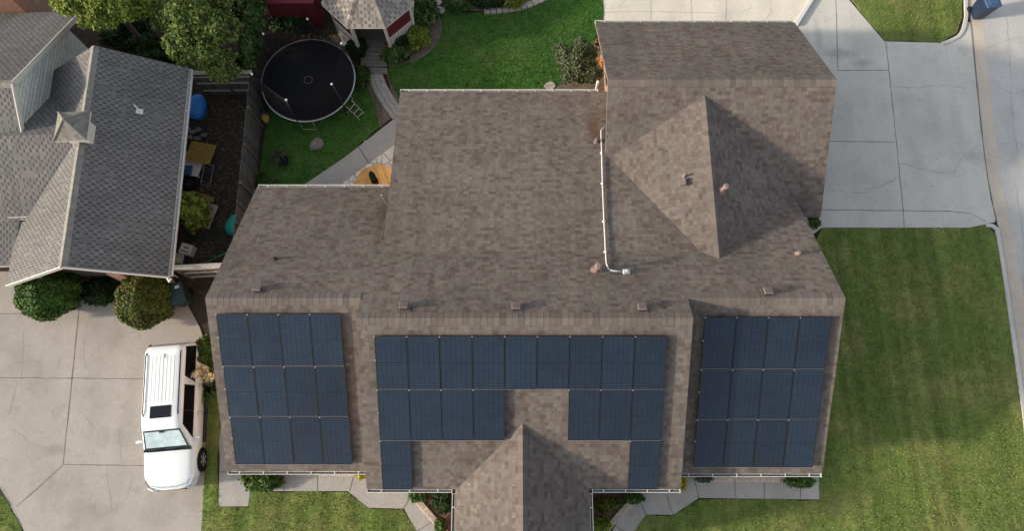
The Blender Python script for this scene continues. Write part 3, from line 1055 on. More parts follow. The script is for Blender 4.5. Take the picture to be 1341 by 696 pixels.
def make_panel():
    root = thing("solar_panel", "x", "solar panel")
    fr = MB()
    t = .024
    for cx_, cy_, w_, l_ in ((PW / 2, -t / 2, PW, t), (PW / 2, -PL + t / 2, PW, t), (t / 2, -PL / 2, t, PL - 2 * t), (PW - t / 2, -PL / 2, t, PL - 2 * t)):
        fr.box((cx_, cy_, .0), (w_, l_, .04))
    fr.box((PW / 2, -PL / 2, -.014), (PW - .05, PL - .05, .006))
    f = fr.build("frame", 'alu_black', root)
    gb = MB()
    e = .0245
    gb.face([(e, -PL + e, .014), (PW - e, -PL + e, .014), (PW - e, -e, .014), (e, -e, .014)], [(0, 0), (1, 0), (1, 1), (0, 1)])
    gb.build("glass", 'panel', root)
    for q in (.2, .8):
        rb = MB(); rb.box((PW / 2, -PL * q, -.055), (PW - .06, .04, .055)); rb.build("mounting_rail", 'alu_black', root)
    ed = MB(); ed.box((PW / 2, -PL - .005, .019), (PW, .006, .004)); ed.build("trim_strip", 'steel', root)
    for sx, sy in ((0, -.02), (-.012, -PL * .45)):
        cb = MB(); cb.box((sx, sy, .024), (.04, .028, .012))
        cb.build("clamp", 'alu', root)
    return root


proto = None
ORD = ["first", "second", "third", "fourth", "fifth", "sixth", "seventh", "eighth", "ninth"]


def put_panel(x, y, z, label, group, edge=True, sx=1.):
    global proto
    if proto is None:
        proto = make_panel(); r = proto
    else:
        r = proto.copy(); col.objects.link(r)
        for ch in proto.children:
            if not edge and ch.name == 'clamp.001': continue
            c = ch.copy(); col.objects.link(c); c.parent = r
    r.location = (x, y, z)
    r.rotation_euler = (ANG + random.uniform(-.006, .006), random.uniform(-.004, .004), 0)
    r.scale = (sx, 1, 1)
    r['label'] = label; r['group'] = group; r['category'] = 'solar panel'
    return r


NZ = .115 * math.cos(ANG)


def array(zf, px, py, cells, fn, group, tilt=0., sx=1.):
    x0, y0, z0 = on(px, py, lambda a, b: zf(a, b) + .13)
    for (r, c) in cells:
        s = r * (PL + GAP)
        x = x0 + c * (PW + GAP) * sx + r * tilt
        put_panel(x, y0 - s * math.cos(ANG), z0 - s * math.sin(ANG), fn(r, c), group, c == 0, sx)


rows = ["top", "middle", "bottom"]
array(southw, 283, 411.5, [(r, c) for r in range(3) for c in range(4)],
      lambda r, c: f"{ORD[c]} panel from the left in the {rows[r]} row of the left solar array", "panels of the left solar array", .03, .985)


def cl(r, c):
    if r == 0: return f"{ORD[c]} panel from the left in the long top row of the middle solar array"
    if r == 1:
        return f"{ORD[c]} of the four panels left of the gap in the middle array's second row" if c < 4 else f"{ORD[c - 6]} of the three panels right of the gap in the middle array's second row"
    return "single solar panel hanging lowest at the left end of the middle array" if c == 0 else "single solar panel hanging lowest at the right end of the middle array"


array(southc, 490, 440.5, [(0, c) for c in range(9)] + [(1, c) for c in (0, 1, 2, 3, 6, 7, 8)] + [(2, 0), (2, 8)], cl, "panels of the middle solar array")
array(southw, 923.5, 415.5, [(r, c) for r in range(3) for c in range(4)],
      lambda r, c: f"{ORD[c]} panel from the left in the {rows[r]} row of the right solar array", "panels of the right solar array")

# ------------------------------------------------------------------ neighbour's house (turned 2.4 degrees)
NR = R(2.4)
nb = thing("neighbour_house", "grey shingled neighbouring house with a cupola, left of the narrow side yard", "house", (-16.46, 6.94, 0), NR)


def npart(mb, name, m, parent=nb, smooth=False):
    return mb.build(name, m, parent, smooth)


NZR, NT_ = 4.5, .62
nE = lambda x, y: NZR - NT_ * x
nW = lambda x, y: NZR + NT_ * x
CY = 5.45                                   # cupola / connector ridge
cS = lambda x, y: NZR - .02 - NT_ * (CY - y)
cN = lambda x, y: NZR - .02 - NT_ * (y - CY)
UY, UZ, UX = 7.3, 5.25, -2.45
uS = lambda x, y: UZ - .57 * (UY - y)
uN = lambda x, y: UZ - .57 * (y - UY)
rf = MB()
slab(rf, [(0, .05), (3.0, .05), (3.0, 9.35), (0, 9.35)], nE, (-1, 0))
slab(rf, [(-3.5, .05), (0, .05), (0, 9.35), (-2.9, 9.35), (-2.9, 2.6), (-3.5, 2.6)], nW, (1, 0))
slab(rf, [(-3.6, 2.75), (0, 2.75), (0, CY), (-3.6, CY)], cS, (0, 1))
slab(rf, [(-3.6, CY), (0, CY), (0, 8.6), (-3.6, 8.6)], cN, (0, -1))
slab(rf, [(-14, 2.7), (UX, 2.7), (UX, UY), (-14, UY)], uS, (0, 1))
slab(rf, [(-14, UY), (UX, UY), (UX, 12.9), (-14, 12.9)], uN, (0, -1))
slab(rf, [(-14, .9), (-3.3, .9), (-3.3, 2.72), (-14, 2.72)], lambda x, y: uS(0, 2.72) - .02 - .25 * (2.72 - y), (0, 1))
npart(rf, "roof", ['roofN', 'white'])


def ncap(p0, p1, a, b, **k):
    mb_parent = nb
    o = cap(p0, p1, a, b, m='capN', parent=nb, **k)
    o.matrix_parent_inverse = Matrix.Identity(4)
    return o


ncap((0, .05), (0, 4.9), nW, nE, wid=.17)
ncap((0, 6.0), (0, 9.35), nW, nE, wid=.17)
ncap((-14, UY), (UX, UY), uN, uS, wid=.17)
w = MB()
def gw(x, t, prof, mi=0):
    n = len(prof)
    vs = [(x, y, z) for y, z in prof] + [(x + t, y, z) for y, z in prof]
    w.raw(vs, [list(range(n)), [n + i for i in range(n)][::-1]] + [[i, n + i, n + (i + 1) % n, (i + 1) % n] for i in range(n)], mi)
gw(UX - .3, .12, [(2.9, 0), (11.7, 0), (11.7, uN(0, 11.7) - .12), (UY, UZ - .12), (2.9, uS(0, 2.9) - .12)])
npart(w, "gable_wall", 'siding')
mb = MB()
for y0, y1, zf in ((2.7, UY, uS), (UY, 12.9, uN)):
    a, b = Vector((UX + .012, y0, zf(0, y0) - .09)), Vector((UX + .012, y1, zf(0, y1) - .09))
    L = (b - a).length
    mb.box((a + b) / 2, (.045, L, .22), M=Matrix.Rotation(math.atan2(b.z - a.z, b.y - a.y), 3, 'X'))
npart(mb, "rake_board", 'offwhite')
w = MB()
w.box((-.7, 5, 1.1), (4.2, 8.3, 2.2))
vs = [(-2.9, .85, 2.1), (2.0, .85, 2.1), (2.0, .85, nE(2.0, 0) - .15), (0, .85, NZR - .15), (-2.9, .85, nW(-2.9, 0) - .15)]
w.raw(vs + [(x, y + .12, z) for x, y, z in vs], [[0, 1, 2, 3, 4], [9, 8, 7, 6, 5]] + [[i, 5 + i, 5 + (i + 1) % 5, (i + 1) % 5] for i in range(5)])
w.box((.6, .6, 1.15), (.5, .5, 2.3))
w.box((-2.6, .6, 1.15), (.5, .5, 2.3))
w.box((-8, 7.2, 1.2), (10.4, 8.4, 2.4))
npart(w, "wall", 'brick')
mb = MB()
for x0, x1, zf in ((-3.5, 0, nW), (0, 3.0, nE)):
    a, b = Vector((x0, .03, zf(x0, 0) - .075)), Vector((x1, .03, zf(x1, 0) - .075))
    mb.box((a + b) / 2, ((b - a).length, .04, .17), M=Matrix.Rotation(-math.atan2(b.z - a.z, b.x - a.x), 3, 'Y'))
npart(mb, "rake_board", 'offwhite')
g_ = gutter((3.02, .1), (3.02, 9.3), nE(3.0, 0) - .02, (1, 0), nb, 1.2)
g_.matrix_parent_inverse = Matrix.Identity(4)
mb = MB(); mb.tube([(3.05, .0, 2.5), (2.95, -.1, 2.4), (2.5, .5, 2.2), (2.1, .75, 2.0), (2.1, .75, .1)], .045, 6)
npart(mb, "downspout", 'white')
# cupola
cu = MB(); cz = NZR
cu.box((0, CY, cz + .05), (.78, .78, 1.0))
cbase = npart(cu, "cupola", 'offwhite')
cr = MB()
h = .62
for i in range(4):
    cs = [(-h, -h), (h, -h), (h, h), (-h, h)]
    a, b = cs[i], cs[(i + 1) % 4]
    A, B, C = (a[0], CY + a[1], cz + .55), (b[0], CY + b[1], cz + .55), (0, CY, cz + 1.1)
    cr.face([A, B, C], [(i * 5, 0), (i * 5 + 1.24, 0), (i * 5 + .62, .8)])
    cr.face([(A[0], A[1], A[2] - .07), (B[0], B[1], B[2] - .07), B, A], None, 1)
    hp = MB()
cr.face([(-h, CY + h, cz + .48), (h, CY + h, cz + .48), (h, CY - h, cz + .48), (-h, CY - h, cz + .48)], None, 1)
cr.build("cupola_roof", ['roofC', 'offwhite'], cbase)
hp = MB()
for sx, sy in ((-1, -1), (1, -1), (1, 1), (-1, 1)):
    hp.tube([(sx * h, CY + sy * h, cz + .555), (0, CY, cz + 1.105)], .035, 5)
hp.build("hip_cap", 'capN', cbase)
mb = MB(); mb.tube([(1.55, 6.95, 3.2), (1.55, 6.95, 3.85)], .035, 8)
mb.box((1.6, 6.85, 3.53), (.26, .22, .02), M=Matrix.Rotation(math.atan(NT_), 3, 'Y'))
npart(mb, "vent_pipe", 'white')
# brick chimney of the neighbour (top left corner)
mb = MB(); mb.box((-6.2, 13.45, 1.5), (2.3, .8, 3.0)); ch = npart(mb, "chimney", 'brick')
mb = MB(); mb.box((-6.2, 13.45, 3.03), (2.42, .92, .08)); mb.build("chimney_cap", 'terracotta', ch)
mb = MB(); mb.box((1.35, -.02 + .85, 1.1), (.9, .06, 1.95)); npart(mb, "door", 'maroon')
mb = MB(); mb.box((-1.1, .83, 1.15), (2.2, .06, 1.9)); npart(mb, "dark_opening_panel", 'bark')  # dark panel, its colour standing in for the shade of an opening in the brick


# ------------------------------------------------------------------ fences
def fence_thing(name, label, p0, p1, h, m, cap_=True, board='fence'):
    a, b = Vector((*p0, 0)), Vector((*p1, 0))
    L = (b - a).length
    rz = math.atan2(b.y - a.y, b.x - a.x)
    t = thing(name, label, "fence", a, rz)
    pn = MB()
    k = int(L / .145)
    for i in range(k):
        hh = h + random.uniform(-.025, .025)
        pn.box(((i + .5) * L / k, 0, hh / 2), (L / k - .012, .022, hh))
    pn.build("board_panel", m, t)
    for z in (.35, h * .55, h - .3):
        rl = MB(); rl.box((L / 2, -.035, z), (L, .04, .09)); rl.build("rail", 'capboard' if cap_ else m, t)
    for i in range(int(L / 2.2) + 2):
        ps = MB(); ps.box((min(L, i * L / (int(L / 2.2) + 1)), -.08, (h + .05) / 2), (.09, .09, h + .05)); ps.build("post", m, t)
    if cap_:
        c = MB(); c.box((L / 2, -.02, h + .04), (L + .1, .19, .035)); c.build("cap_board", 'capboard', t)
    return t


fence_thing("wood_fence", "grey board fence with a pale cap board at the top of the side yard", (-14.3, 16.7), (-11.55, 16.75), 1.8, 'fenceX')
fence_thing("wood_fence", "long dark weathered fence between the side yard and the trampoline", (-11.45, 7.9), (-11.6, 16.8), 1.78, 'fenceX', False)
fence_thing("wood_gate", "dark gate with pale top board between the two houses", (-13.7, 7.75), (-10.0, 7.95), 1.75, 'fenceX')

# ------------------------------------------------------------------ vegetation builders
def tree(name, label, base, lobes, n, size, leaf, trunk_h, tr=.14, group=None, cat="tree"):
    t = thing(name, label, cat, (base[0], base[1], 0), 0, group)
    tb = MB()
    top = np.mean(np.array(lobes)[:, :3], axis=0)
    tb.tube([(base[0], base[1], -.05), (base[0] + .05, base[1], trunk_h * .5), (float(top[0]), float(top[1]), float(top[2]))], [tr, tr * .75, tr * .3], 8)
    for l in lobes:
        s0 = Vector((base[0] + .05, base[1], trunk_h * .55)).lerp(Vector(tuple(map(float, top))), random.uniform(0, .6))
        e0 = Vector(l[:3])
        mid = s0.lerp(e0, .5) + Vector((0, 0, .15))
        tb.tube([s0, mid, e0], [tr * .45, tr * .28, tr * .1], 6)
    part(tb, "trunk", 'bark', t)
    P, d = lobe_cloud(lobes, n, size)
    V = leaves(P, d * .6 + np.array([0, 0, .5]), size)
    quads("crown", V, leaf, t, None).matrix_parent_inverse = Matrix.Translation(-Vector(t.location))
    return t


def shrub(name, label, c, r, n, size, leaf, group=None, cat="shrub", stems=4, shell=.5, lump=.2):
    t = thing(name, label, cat, (c[0], c[1], 0), 0, group)
    sb = MB()
    for k in range(stems):
        a = random.uniform(0, 6.28)
        sb.tube([(c[0], c[1], 0), (c[0] + math.cos(a) * r[0] * .3, c[1] + math.sin(a) * r[1] * .3, r[2] * .6), (c[0] + math.cos(a) * r[0] * .7, c[1] + math.sin(a) * r[1] * .7, r[2] * 1.2)], [.02, .015, .006], 5)
    part(sb, "stem", 'bark', t)
    lobes = [(c[0], c[1], r[2], r[0], r[1], r[2])]
    for k in range(4):
        a = random.uniform(0, 6.28); q = random.uniform(.35, .6)
        lobes.append((c[0] + math.cos(a) * r[0] * .55, c[1] + math.sin(a) * r[1] * .55, r[2] * random.uniform(.6, 1.3), r[0] * q, r[1] * q, r[2] * q))
    P, d = lobe_cloud(lobes, n, size, shell, lump)
    P[:, 2] = np.maximum(P[:, 2], .03)
    V = leaves(P, d * .6 + np.array([0, 0, .5]), size)
    quads("foliage", V, leaf, t, None).matrix_parent_inverse = Matrix.Translation(-Vector(t.location))
    return t


def clipped(name, label, c, r, n, size, leaf):
    """tight clipped bush: leafy skin over a solid woody core"""
    t = thing(name, label, "bush", (c[0], c[1], 0))
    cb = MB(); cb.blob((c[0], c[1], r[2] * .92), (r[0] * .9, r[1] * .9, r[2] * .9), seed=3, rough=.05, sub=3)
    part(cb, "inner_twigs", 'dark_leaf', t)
    d = rng.normal(0, 1, (n, 3)); d /= np.linalg.norm(d, axis=1, keepdims=True)
    d[:, 2] = np.where(d[:, 2] < -.5, -d[:, 2], d[:, 2])
    lump = 1 + .04 * (np.sin(d[:, 0] * 9 + 1) + np.sin(d[:, 1] * 11) + np.sin(d[:, 2] * 8))
    P = np.array([c[0], c[1], r[2]]) + d * np.array(r) * (lump * rng.uniform(.92, 1.05, n))[:, None]
    quads("foliage", leaves(P, d * 1.2, size, 1.5, .6), leaf, t, None).matrix_parent_inverse = Matrix.Translation(-Vector(t.location))
    return t


def spiky(name, label, c, n, length, leaf, wid=.035, cat="grass plant", plume=0):
    t = thing(name, label, cat, (c[0], c[1], 0))
    V = []
    for k in range(n):
        a = random.uniform(0, 6.28); L = length * random.uniform(.6, 1.1); sp = random.uniform(.2, .9)
        dr = Vector((math.cos(a), math.sin(a), 0)); sd_ = Vector((-dr.y, dr.x, 0)) * wid
        p0 = Vector((0, 0, .02)) + dr * .05
        p1 = p0 + dr * L * sp * .5 + Vector((0, 0, L * .7))
        p2 = p1 + dr * L * sp * .6 + Vector((0, 0, -L * .15 * sp))
        V += [p0 - sd_, p0 + sd_, p1 + sd_ * .8, p1 - sd_ * .8, p1 - sd_ * .8, p1 + sd_ * .8, p2 + sd_ * .1, p2 - sd_ * .1]
    quads("blades", np.array([tuple(v) for v in V]), leaf, t)
    for k in range(plume):
        q0 = [((258, 487), (268, 484)), ((262, 482), (270, 486)), ((268, 494), (281, 493)), ((254, 492), (262, 489))][k]
        z_ = 1.5 + .05 * k
        p0, p1 = at(*q0[0], z_), at(*q0[1], z_)
        e = Vector((p1[0] - c[0], p1[1] - c[1], z_)); tip = Vector((p0[0] - c[0], p0[1] - c[1], z_ - .05))
        sb = MB()
        sb.tube([(0, 0, 0), tuple(e * .6 + Vector((0, 0, .35))), tuple(e)], .012, 5)
        s_ = sb.build("plume_stalk", 'plume', t)
        m = 240
        q = rng.uniform(0, 1, (m, 1))
        P = np.array(e) + q * np.array(tip - e) + rng.normal(0, .06, (m, 3))
        quads("plume", leaves(P, rng.normal(0, 1, (m, 3)), .085), 'plume', s_)
    return t


bx, by = at(64, 383, .9)
clipped("round_bush", "large round dark green clipped bush at the left edge below the neighbour's roof", (bx + .06, by), (1.2, 1.12, 1.0), 11000, .085, 'bush_leaf')
bx, by = at(192, 394, .9)
clipped("round_bush", "round clipped bush with rusty tinged leaves next to the green wheeled bin", (bx, by), (1.1, 1.12, 1.0), 11000, .085, 'rust_leaf')
bx, by = at(131, 382, .3)
shrub("low_hedge", "low dark hedge between the two round clipped bushes", (bx, by), (.9, .65, .35), 3500, .09, 'dark_leaf', cat="hedge")

# trees and ivy at the top left
b = at(118, 2, 4.3)
tree("leafy_tree", "bright yellow green tree reaching over the neighbour's roof at the top left", (b[0], b[1] + .8), [(b[0], b[1] + .4, 4.2, 1.5, 1.0, .9), (b[0] + 1.5, b[1] + .35, 3.5, .9, .6, .5), (b[0] - 1.1, b[1] + .4, 4.0, .8, .7, .6), (b[0] + 1.1, b[1] - .1, 4.0, .75, .6, .6), (b[0] + .2, b[1] - .55, 3.9, .8, .5, .5), (b[0] - .3, b[1] + 1.4, 4.6, 1.2, 1, .9)], 15000, .105, 'yel_leaf', 3.4)
b = at(255, 45, 3.2)
tree("spreading_tree", "broad mixed green tree behind the neighbour's roof and pale topped fence", (b[0], b[1] + .6), [(b[0], b[1] + .7, 3.5, 1.3, 1.1, .9), (b[0] - 1.1, b[1] + 1.0, 3.1, .9, .8, .7), (b[0] + 1.0, b[1] + .3, 3.3, .9, .8, .7), (b[0] + .4, b[1] - .8, 2.7, 1.1, .6, .6), (b[0] + 1.0, b[1] - 1.2, 2.3, .7, .5, .5), (b[0] - .6, b[1] - .2, 2.9, .9, .7, .6), (b[0] + .5, b[1] + 1.7, 3.8, 1.4, .9, .9)], 24000, .105, 'mix_leaf', 2.6)
b = at(330, 40, 1.9)
tree("ivy_clad_tree", "narrow dark green ivy column beside the trampoline", (b[0], b[1]), [(b[0], b[1] + 1.6, 2.1, .5, .9, .7), (b[0] + .05, b[1] + .4, 2.0, .42, .8, .6), (b[0] - .02, b[1] - .8, 1.9, .42, .8, .55), (b[0] + .1, b[1] - 1.6, 1.8, .35, .4, .4), (b[0] + .2, b[1] + 2.6, 2.2, .9, .9, .7)], 12000, .1, 'green_leaf', 1.6, .08)
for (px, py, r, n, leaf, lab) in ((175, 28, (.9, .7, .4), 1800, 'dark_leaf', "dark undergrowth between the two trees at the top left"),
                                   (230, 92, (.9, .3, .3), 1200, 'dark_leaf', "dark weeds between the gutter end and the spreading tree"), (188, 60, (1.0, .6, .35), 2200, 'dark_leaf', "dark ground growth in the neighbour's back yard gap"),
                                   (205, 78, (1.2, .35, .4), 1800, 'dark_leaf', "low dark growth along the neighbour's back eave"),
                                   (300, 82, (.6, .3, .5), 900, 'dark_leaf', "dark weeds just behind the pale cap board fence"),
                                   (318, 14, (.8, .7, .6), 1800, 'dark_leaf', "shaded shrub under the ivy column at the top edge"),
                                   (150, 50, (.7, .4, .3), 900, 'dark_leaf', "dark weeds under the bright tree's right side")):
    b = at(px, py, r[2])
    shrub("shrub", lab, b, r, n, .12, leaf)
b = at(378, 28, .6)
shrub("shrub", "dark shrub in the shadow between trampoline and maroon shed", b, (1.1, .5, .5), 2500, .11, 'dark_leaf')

# side yard bush
b = at(246, 272, 1.4)
shrub("shrub", "yellow green bush growing against the neighbour's gutter in the side yard", b, (.55, .75, .85), 1800, .16, 'yel_leaf', lump=.3)

# gazebo planting
for (px, py, r, n, s_, leaf, lab) in (
        (550, 12, (.85, .75, .55), 2600, .14, 'green_leaf', "tall leafy shrub at the gazebo's right corner"),
        (546, 48, (.62, .6, .42), 1900, .13, 'yel_leaf', "bright lime green shrub in the gazebo bed"),
        (518, 70, (.62, .4, .3), 1600, .15, 'green_leaf', "broad leaved plant at the tip of the gazebo bed"),
        (524, 54, (.45, .4, .4), 1300, .1, 'dark_leaf', "dark little shrub behind the broad leaved plant by the gazebo"),
        (466, 62, (.5, .5, .35), 1600, .1, 'dark_leaf', "dark shrub left of the gazebo steps"),
        (475, 100, (.3, .6, .25), 1300, .1, 'green_leaf', "low plants along the left edge of the paver path"),
        (600, 4, (.6, .45, .35), 1700, .12, 'green_leaf', "green plant at the left end of the stone edged bed"),
        (640, -2, (.9, .5, .4), 2200, .12, 'dark_leaf', "dark plant in the middle of the stone edged bed"),
        (672, 0, (.5, .4, .35), 1300, .12, 'yel_leaf', "light green plant by the pale stones of the curved bed"),
        (343, 630, (.78, .38, .3), 2000, .11, 'green_leaf', "green bush over the walk below the left solar array"),
        (474, 621, (.22, .18, .2), 600, .1, 'gold_leaf', "small golden shrub left of the middle roof's corner"),
        (547, 651, (.38, .2, .22), 900, .1, 'green_leaf', "leafy plant at the upper end of the left mulch bed"),
        (581, 657, (.45, .42, .4), 1500, .1, 'dark_leaf', "dark shrub against the entrance gable's left gutter"),
        (576, 690, (.2, .3, .25), 600, .1, 'green_leaf', "small green plant low in the left mulch bed"),
        (829, 653, (.45, .2, .2), 900, .09, 'green_leaf', "low green plant at the top of the right mulch bed"),
        (788, 688, (.35, .3, .22), 900, .1, 'yel_leaf', "lime plant in the right mulch bed"),
        (796, 662, (.55, .3, .2), 900, .09, 'rust_leaf', "dark reddish ground shrub in the right mulch bed"),
        (890, 633, (.28, .3, .24), 800, .1, 'gold_leaf', "golden shrub at the right corner of the middle roof"),
        (1047, 631, (.55, .25, .25), 1300, .09, 'green_leaf', "small green bush under the gutter at the right end of the walk"),
        (922, 628, (.35, .12, .12), 500, .07, 'olive_leaf', "grey green low plant beneath the right array's gutter"),
        (1066, 290, (.25, .3, .2), 400, .09, 'green_leaf', "weedy tuft at the corner between driveway and lawn"),
        (268, 462, (.38, .65, .55), 1600, .13, 'green_leaf', "bright green shrub between the white car's tail and the roof"),
        (355, 243, (.3, .3, .25), 500, .09, 'green_leaf', "small plant by the fence behind the left roof eave"),
        (322, 262, (.2, .3, .25), 400, .09, 'yel_leaf', "yellowing weed at the foot of the dark fence")):
    b = at(px, py, r[2])
    shrub("shrub", lab, b, r, n, s_, leaf)
b = at(756, 88, 1.0)
tree("olive_tree", "small airy olive green tree in the corner of the back lawn", b, [(b[0], b[1], 1.35, .8, .75, .6), (b[0] - .75, b[1] + .75, 1.25, .35, .3, .35), (b[0] + .1, b[1] + .95, 1.4, .35, .3, .35), (b[0] + .6, b[1] + .55, 1.3, .3, .35, .4), (b[0] + .5, b[1] - .5, 1.2, .6, .5, .5), (b[0] - .5, b[1] + .3, 1.3, .5, .5, .45), (b[0] + .2, b[1] + .5, 1.5, .5, .45, .45), (b[0] - .2, b[1] - .6, 1.1, .6, .4, .45)], 5200, .085, 'olive_leaf', .9, .05)
b = at(786, 80, .2)
shrub("flowering_plant", "orange and yellow flowers against the wing's wall behind the olive tree", b, (.12, .35, .2), 70, .06, 'flower', cat="flower")
b = at(655, 2, .4)
shrub("flowering_plant", "white flowering clump at the top of the curved stone bed", b, (.22, .18, .2), 120, .1, 'plume', cat="flower")
spiky("yucca", "spiky pale yucca in a dark pot on the shaded lawn", at(366, 205, .0), 60, .65, 'olive_leaf', .02, "plant")
spiky("yucca", "spiky green plant beside the fence near the left roof eave", at(345, 232, .0), 45, .6, 'green_leaf', .02, "plant")
spiky("pampas_grass", "pampas grass with cream plumes leaning over the white car", at(279, 512, .0), 170, 1.05, 'green_leaf', .02, "grass plant", 4)

# grass blades over the lawns
def point_in(polys, pts):
    res = np.zeros(len(pts), bool)
    for p in polys:
        c = np.zeros(len(pts), bool)
        j = len(p) - 1
        for i in range(len(p)):
            xi, yi = p[i]; xj, yj = p[j]
            cond = ((yi > pts[:, 1]) != (yj > pts[:, 1])) & (pts[:, 0] < (xj - xi) * (pts[:, 1] - yi) / (yj - yi + 1e-12) + xi)
            c ^= cond
            j = i
        res |= c
    return res


def blades(name, polys, dens, size, m, label, clip):
    tot = []
    for p in polys:
        a = np.array(p)
        lo = np.maximum(a.min(0), [clip[0], clip[1]]); hi = np.minimum(a.max(0), [clip[2], clip[3]])
        if (hi <= lo).any(): continue
        n = int((hi - lo).prod() * dens)
        q = rng.uniform(lo, hi, (n, 2))
        tot.append(q[point_in([p], q)])
    q = np.concatenate(tot)
    n = len(q)
    a = rng.uniform(0, 6.283, n)
    sz = size * rng.uniform(.6, 1.3, n)
    d = np.stack([np.cos(a), np.sin(a), np.zeros(n)], 1)
    s_ = np.stack([-np.sin(a), np.cos(a), np.zeros(n)], 1) * (sz * .28)[:, None]
    p0 = np.concatenate([q, np.full((n, 1), .028)], 1)
    lean = rng.uniform(.5, 1.5, n)
    p1 = p0 + d * (sz * .6 * lean)[:, None] + np.array([0, 0, 1]) * (sz * .75)[:, None]
    V = np.stack([p0 - s_, p0 + s_, p1 + s_ * .3, p1 - s_ * .3], 1).reshape(-1, 3)
    o = quads(name, V, m)
    tag(o, label, "grass", None, "stuff")


blades("grass", [lawnE, lawnF, lawnSW, lawnNE], 260, .055, 'grassblade', "short yellowing grass blades of the front lawns", (-24, -4, 26, 24))
blades("grass", [backR, backL], 330, .06, 'grassbladeB', "deep green grass blades of the back lawn", (-24, 8, 5, 24))

# ------------------------------------------------------------------ paver path, flagstones, edgings
t = thing("paver_path", "curved path of grey paver rows from the gazebo steps to the garden walk", "path", (*at(490, 85), 0))
mb = MB()
cpts = curve([at(488, 62), at(489, 85), at(496, 110), at(508, 132), at(522, 152)], 12)
dist = 0
for i in range(len(cpts) - 1):
    a, b = Vector(cpts[i]), Vector(cpts[i + 1])
    d = (b - a); L = d.length; d.normalize(); nn = Vector((-d.y, d.x))
    for k in (-1, 0, 1):
        c = (a + b) / 2 + nn * (k * .22 + .01 * random.uniform(-1, 1))
        mb.box((c.x, c.y, .03 + random.uniform(-.004, .004)), (L * .93, .205, .06), math.atan2(d.y, d.x))
part(mb, "pavers", 'paver', t)

t = thing("flagstone_patio", "pale flagstone paving with dark gaps under the wooden table", "patio", (-6, 12, 0))
mb = MB()
stones = []
cells = {}
pts = [(random.uniform(-8.8, -4.6), random.uniform(9.6, 13.6)) for _ in range(170)]
tri = [at(428, 240), at(512, 176), (-4.7, 13.4), (-4.7, 10), (-8.2, 10)]
# voronoi cells by half-plane clipping, shrunk a little
for i, p in enumerate(pts):
    cell = [(p[0] - .7, p[1] - .7), (p[0] + .7, p[1] - .7), (p[0] + .7, p[1] + .7), (p[0] - .7, p[1] + .7)]
    for j, q in enumerate(pts):
        if i == j: continue
        dx, dy = q[0] - p[0], q[1] - p[1]
        dd = math.hypot(dx, dy)
        if dd > 2 or dd < 1e-6: continue
        mx, my = p[0] + dx * .5 - dx / dd * .012, p[1] + dy * .5 - dy / dd * .012
        out = []
        for k in range(len(cell)):
            A, B = cell[k], cell[(k + 1) % len(cell)]
            fa = (A[0] - mx) * dx + (A[1] - my) * dy
            fb = (B[0] - mx) * dx + (B[1] - my) * dy
            if fa <= 0: out.append(A)
            if (fa < 0) != (fb < 0) and abs(fa - fb) > 1e-9:
                u = fa / (fa - fb); out.append((A[0] + (B[0] - A[0]) * u, A[1] + (B[1] - A[1]) * u))
        cell = out
        if len(cell) < 3: break
    if len(cell) < 3: continue
    cx_, cy_ = sum(a[0] for a in cell) / len(cell), sum(a[1] for a in cell) / len(cell)
    if point_in([tri], np.array([(cx_, cy_)]))[0]:
        mb.prism(cell, -.01, .032 + random.uniform(0, .006))
part(mb, "flagstones", 'flag', t)


def edging(name, label, px, w, h, step, m, z0=0.):
    pts = curve([at(*p) for p in px], 10)
    t = thing(name, label, "edging", (*pts[0], 0))
    mb = MB()
    P = [Vector(p) for p in pts]
    acc = 0; nxt = 0
    for i in range(len(P) - 1):
        d = P[i + 1] - P[i]; L = d.length
        while nxt <= acc + L:
            c = P[i] + d * ((nxt - acc) / L)
            mb.box((c.x, c.y, z0 + h / 2 + random.uniform(-.006, .006)), (step * .9, w, h), math.atan2(d.y, d.x) + random.uniform(-.04, .04), bev=.012)
            nxt += step
        acc += L
    part(mb, "blocks", m, t)
    return t


edging("brick_edging", "tan brick edging along the left mulch bed", [(549, 658), (566, 678), (584, 699), (592, 712)], .24, .1, .085, 'edging')
edging("brick_edging", "tan brick edging along the right mulch bed", [(824, 660), (808, 678), (791, 698), (782, 712)], .24, .1, .085, 'edging')
edging("brick_edging", "narrow brick strip under the left solar array's gutter", [(366, 619), (420, 620), (478, 621)], .2, .08, .11, 'edging')
edging("brick_edging", "narrow brick strip under the right solar array's gutter", [(936, 628), (980, 628), (1022, 629)], .2, .08, .11, 'edging')
edging("stone_edging", "curved pale stone edging round the bed at the top of the back lawn", [(638, 16), (665, 14), (692, 8), (716, -2)], .28, .16, .3, 'stone')
edging("stone_edging", "thin curved edging between the gazebo bed and the lawn", [(540, 81), (560, 70), (573, 54), (578, 35), (572, 18)], .06, .08, .25, 'rock')


# ------------------------------------------------------------------ gazebo
gc = (-6.45, 20.66)
gz = thing("gazebo", "octagonal gazebo with pale shingle roof, beige rails and maroon screens", "gazebo", (*gc, 0))
Rr, zE, zT = 2.22, 2.4, 3.75
octa = lambda r: [(gc[0] + r * math.cos(R(22.5 + 45 * k)), gc[1] + r * math.sin(R(22.5 + 45 * k))) for k in range(8)]
mb = MB(); O = octa(Rr)
for k in range(8):
    a, b = O[k], O[(k + 1) % 8]
    sl_ = math.hypot(Rr * math.cos(R(22.5)), zT - zE)
    e = math.hypot(b[0] - a[0], b[1] - a[1])
    mb.face([(*a, zE), (*b, zE), (gc[0], gc[1], zT)], [(k * 7, 0), (k * 7 + e, 0), (k * 7 + e / 2, sl_)])
    mb.face([(*b, zE - .1), (*b, zE), (*a, zE), (*a, zE - .1)], None, 1)
mb.face([(*p, zE - .1) for p in O][::-1], None, 1)
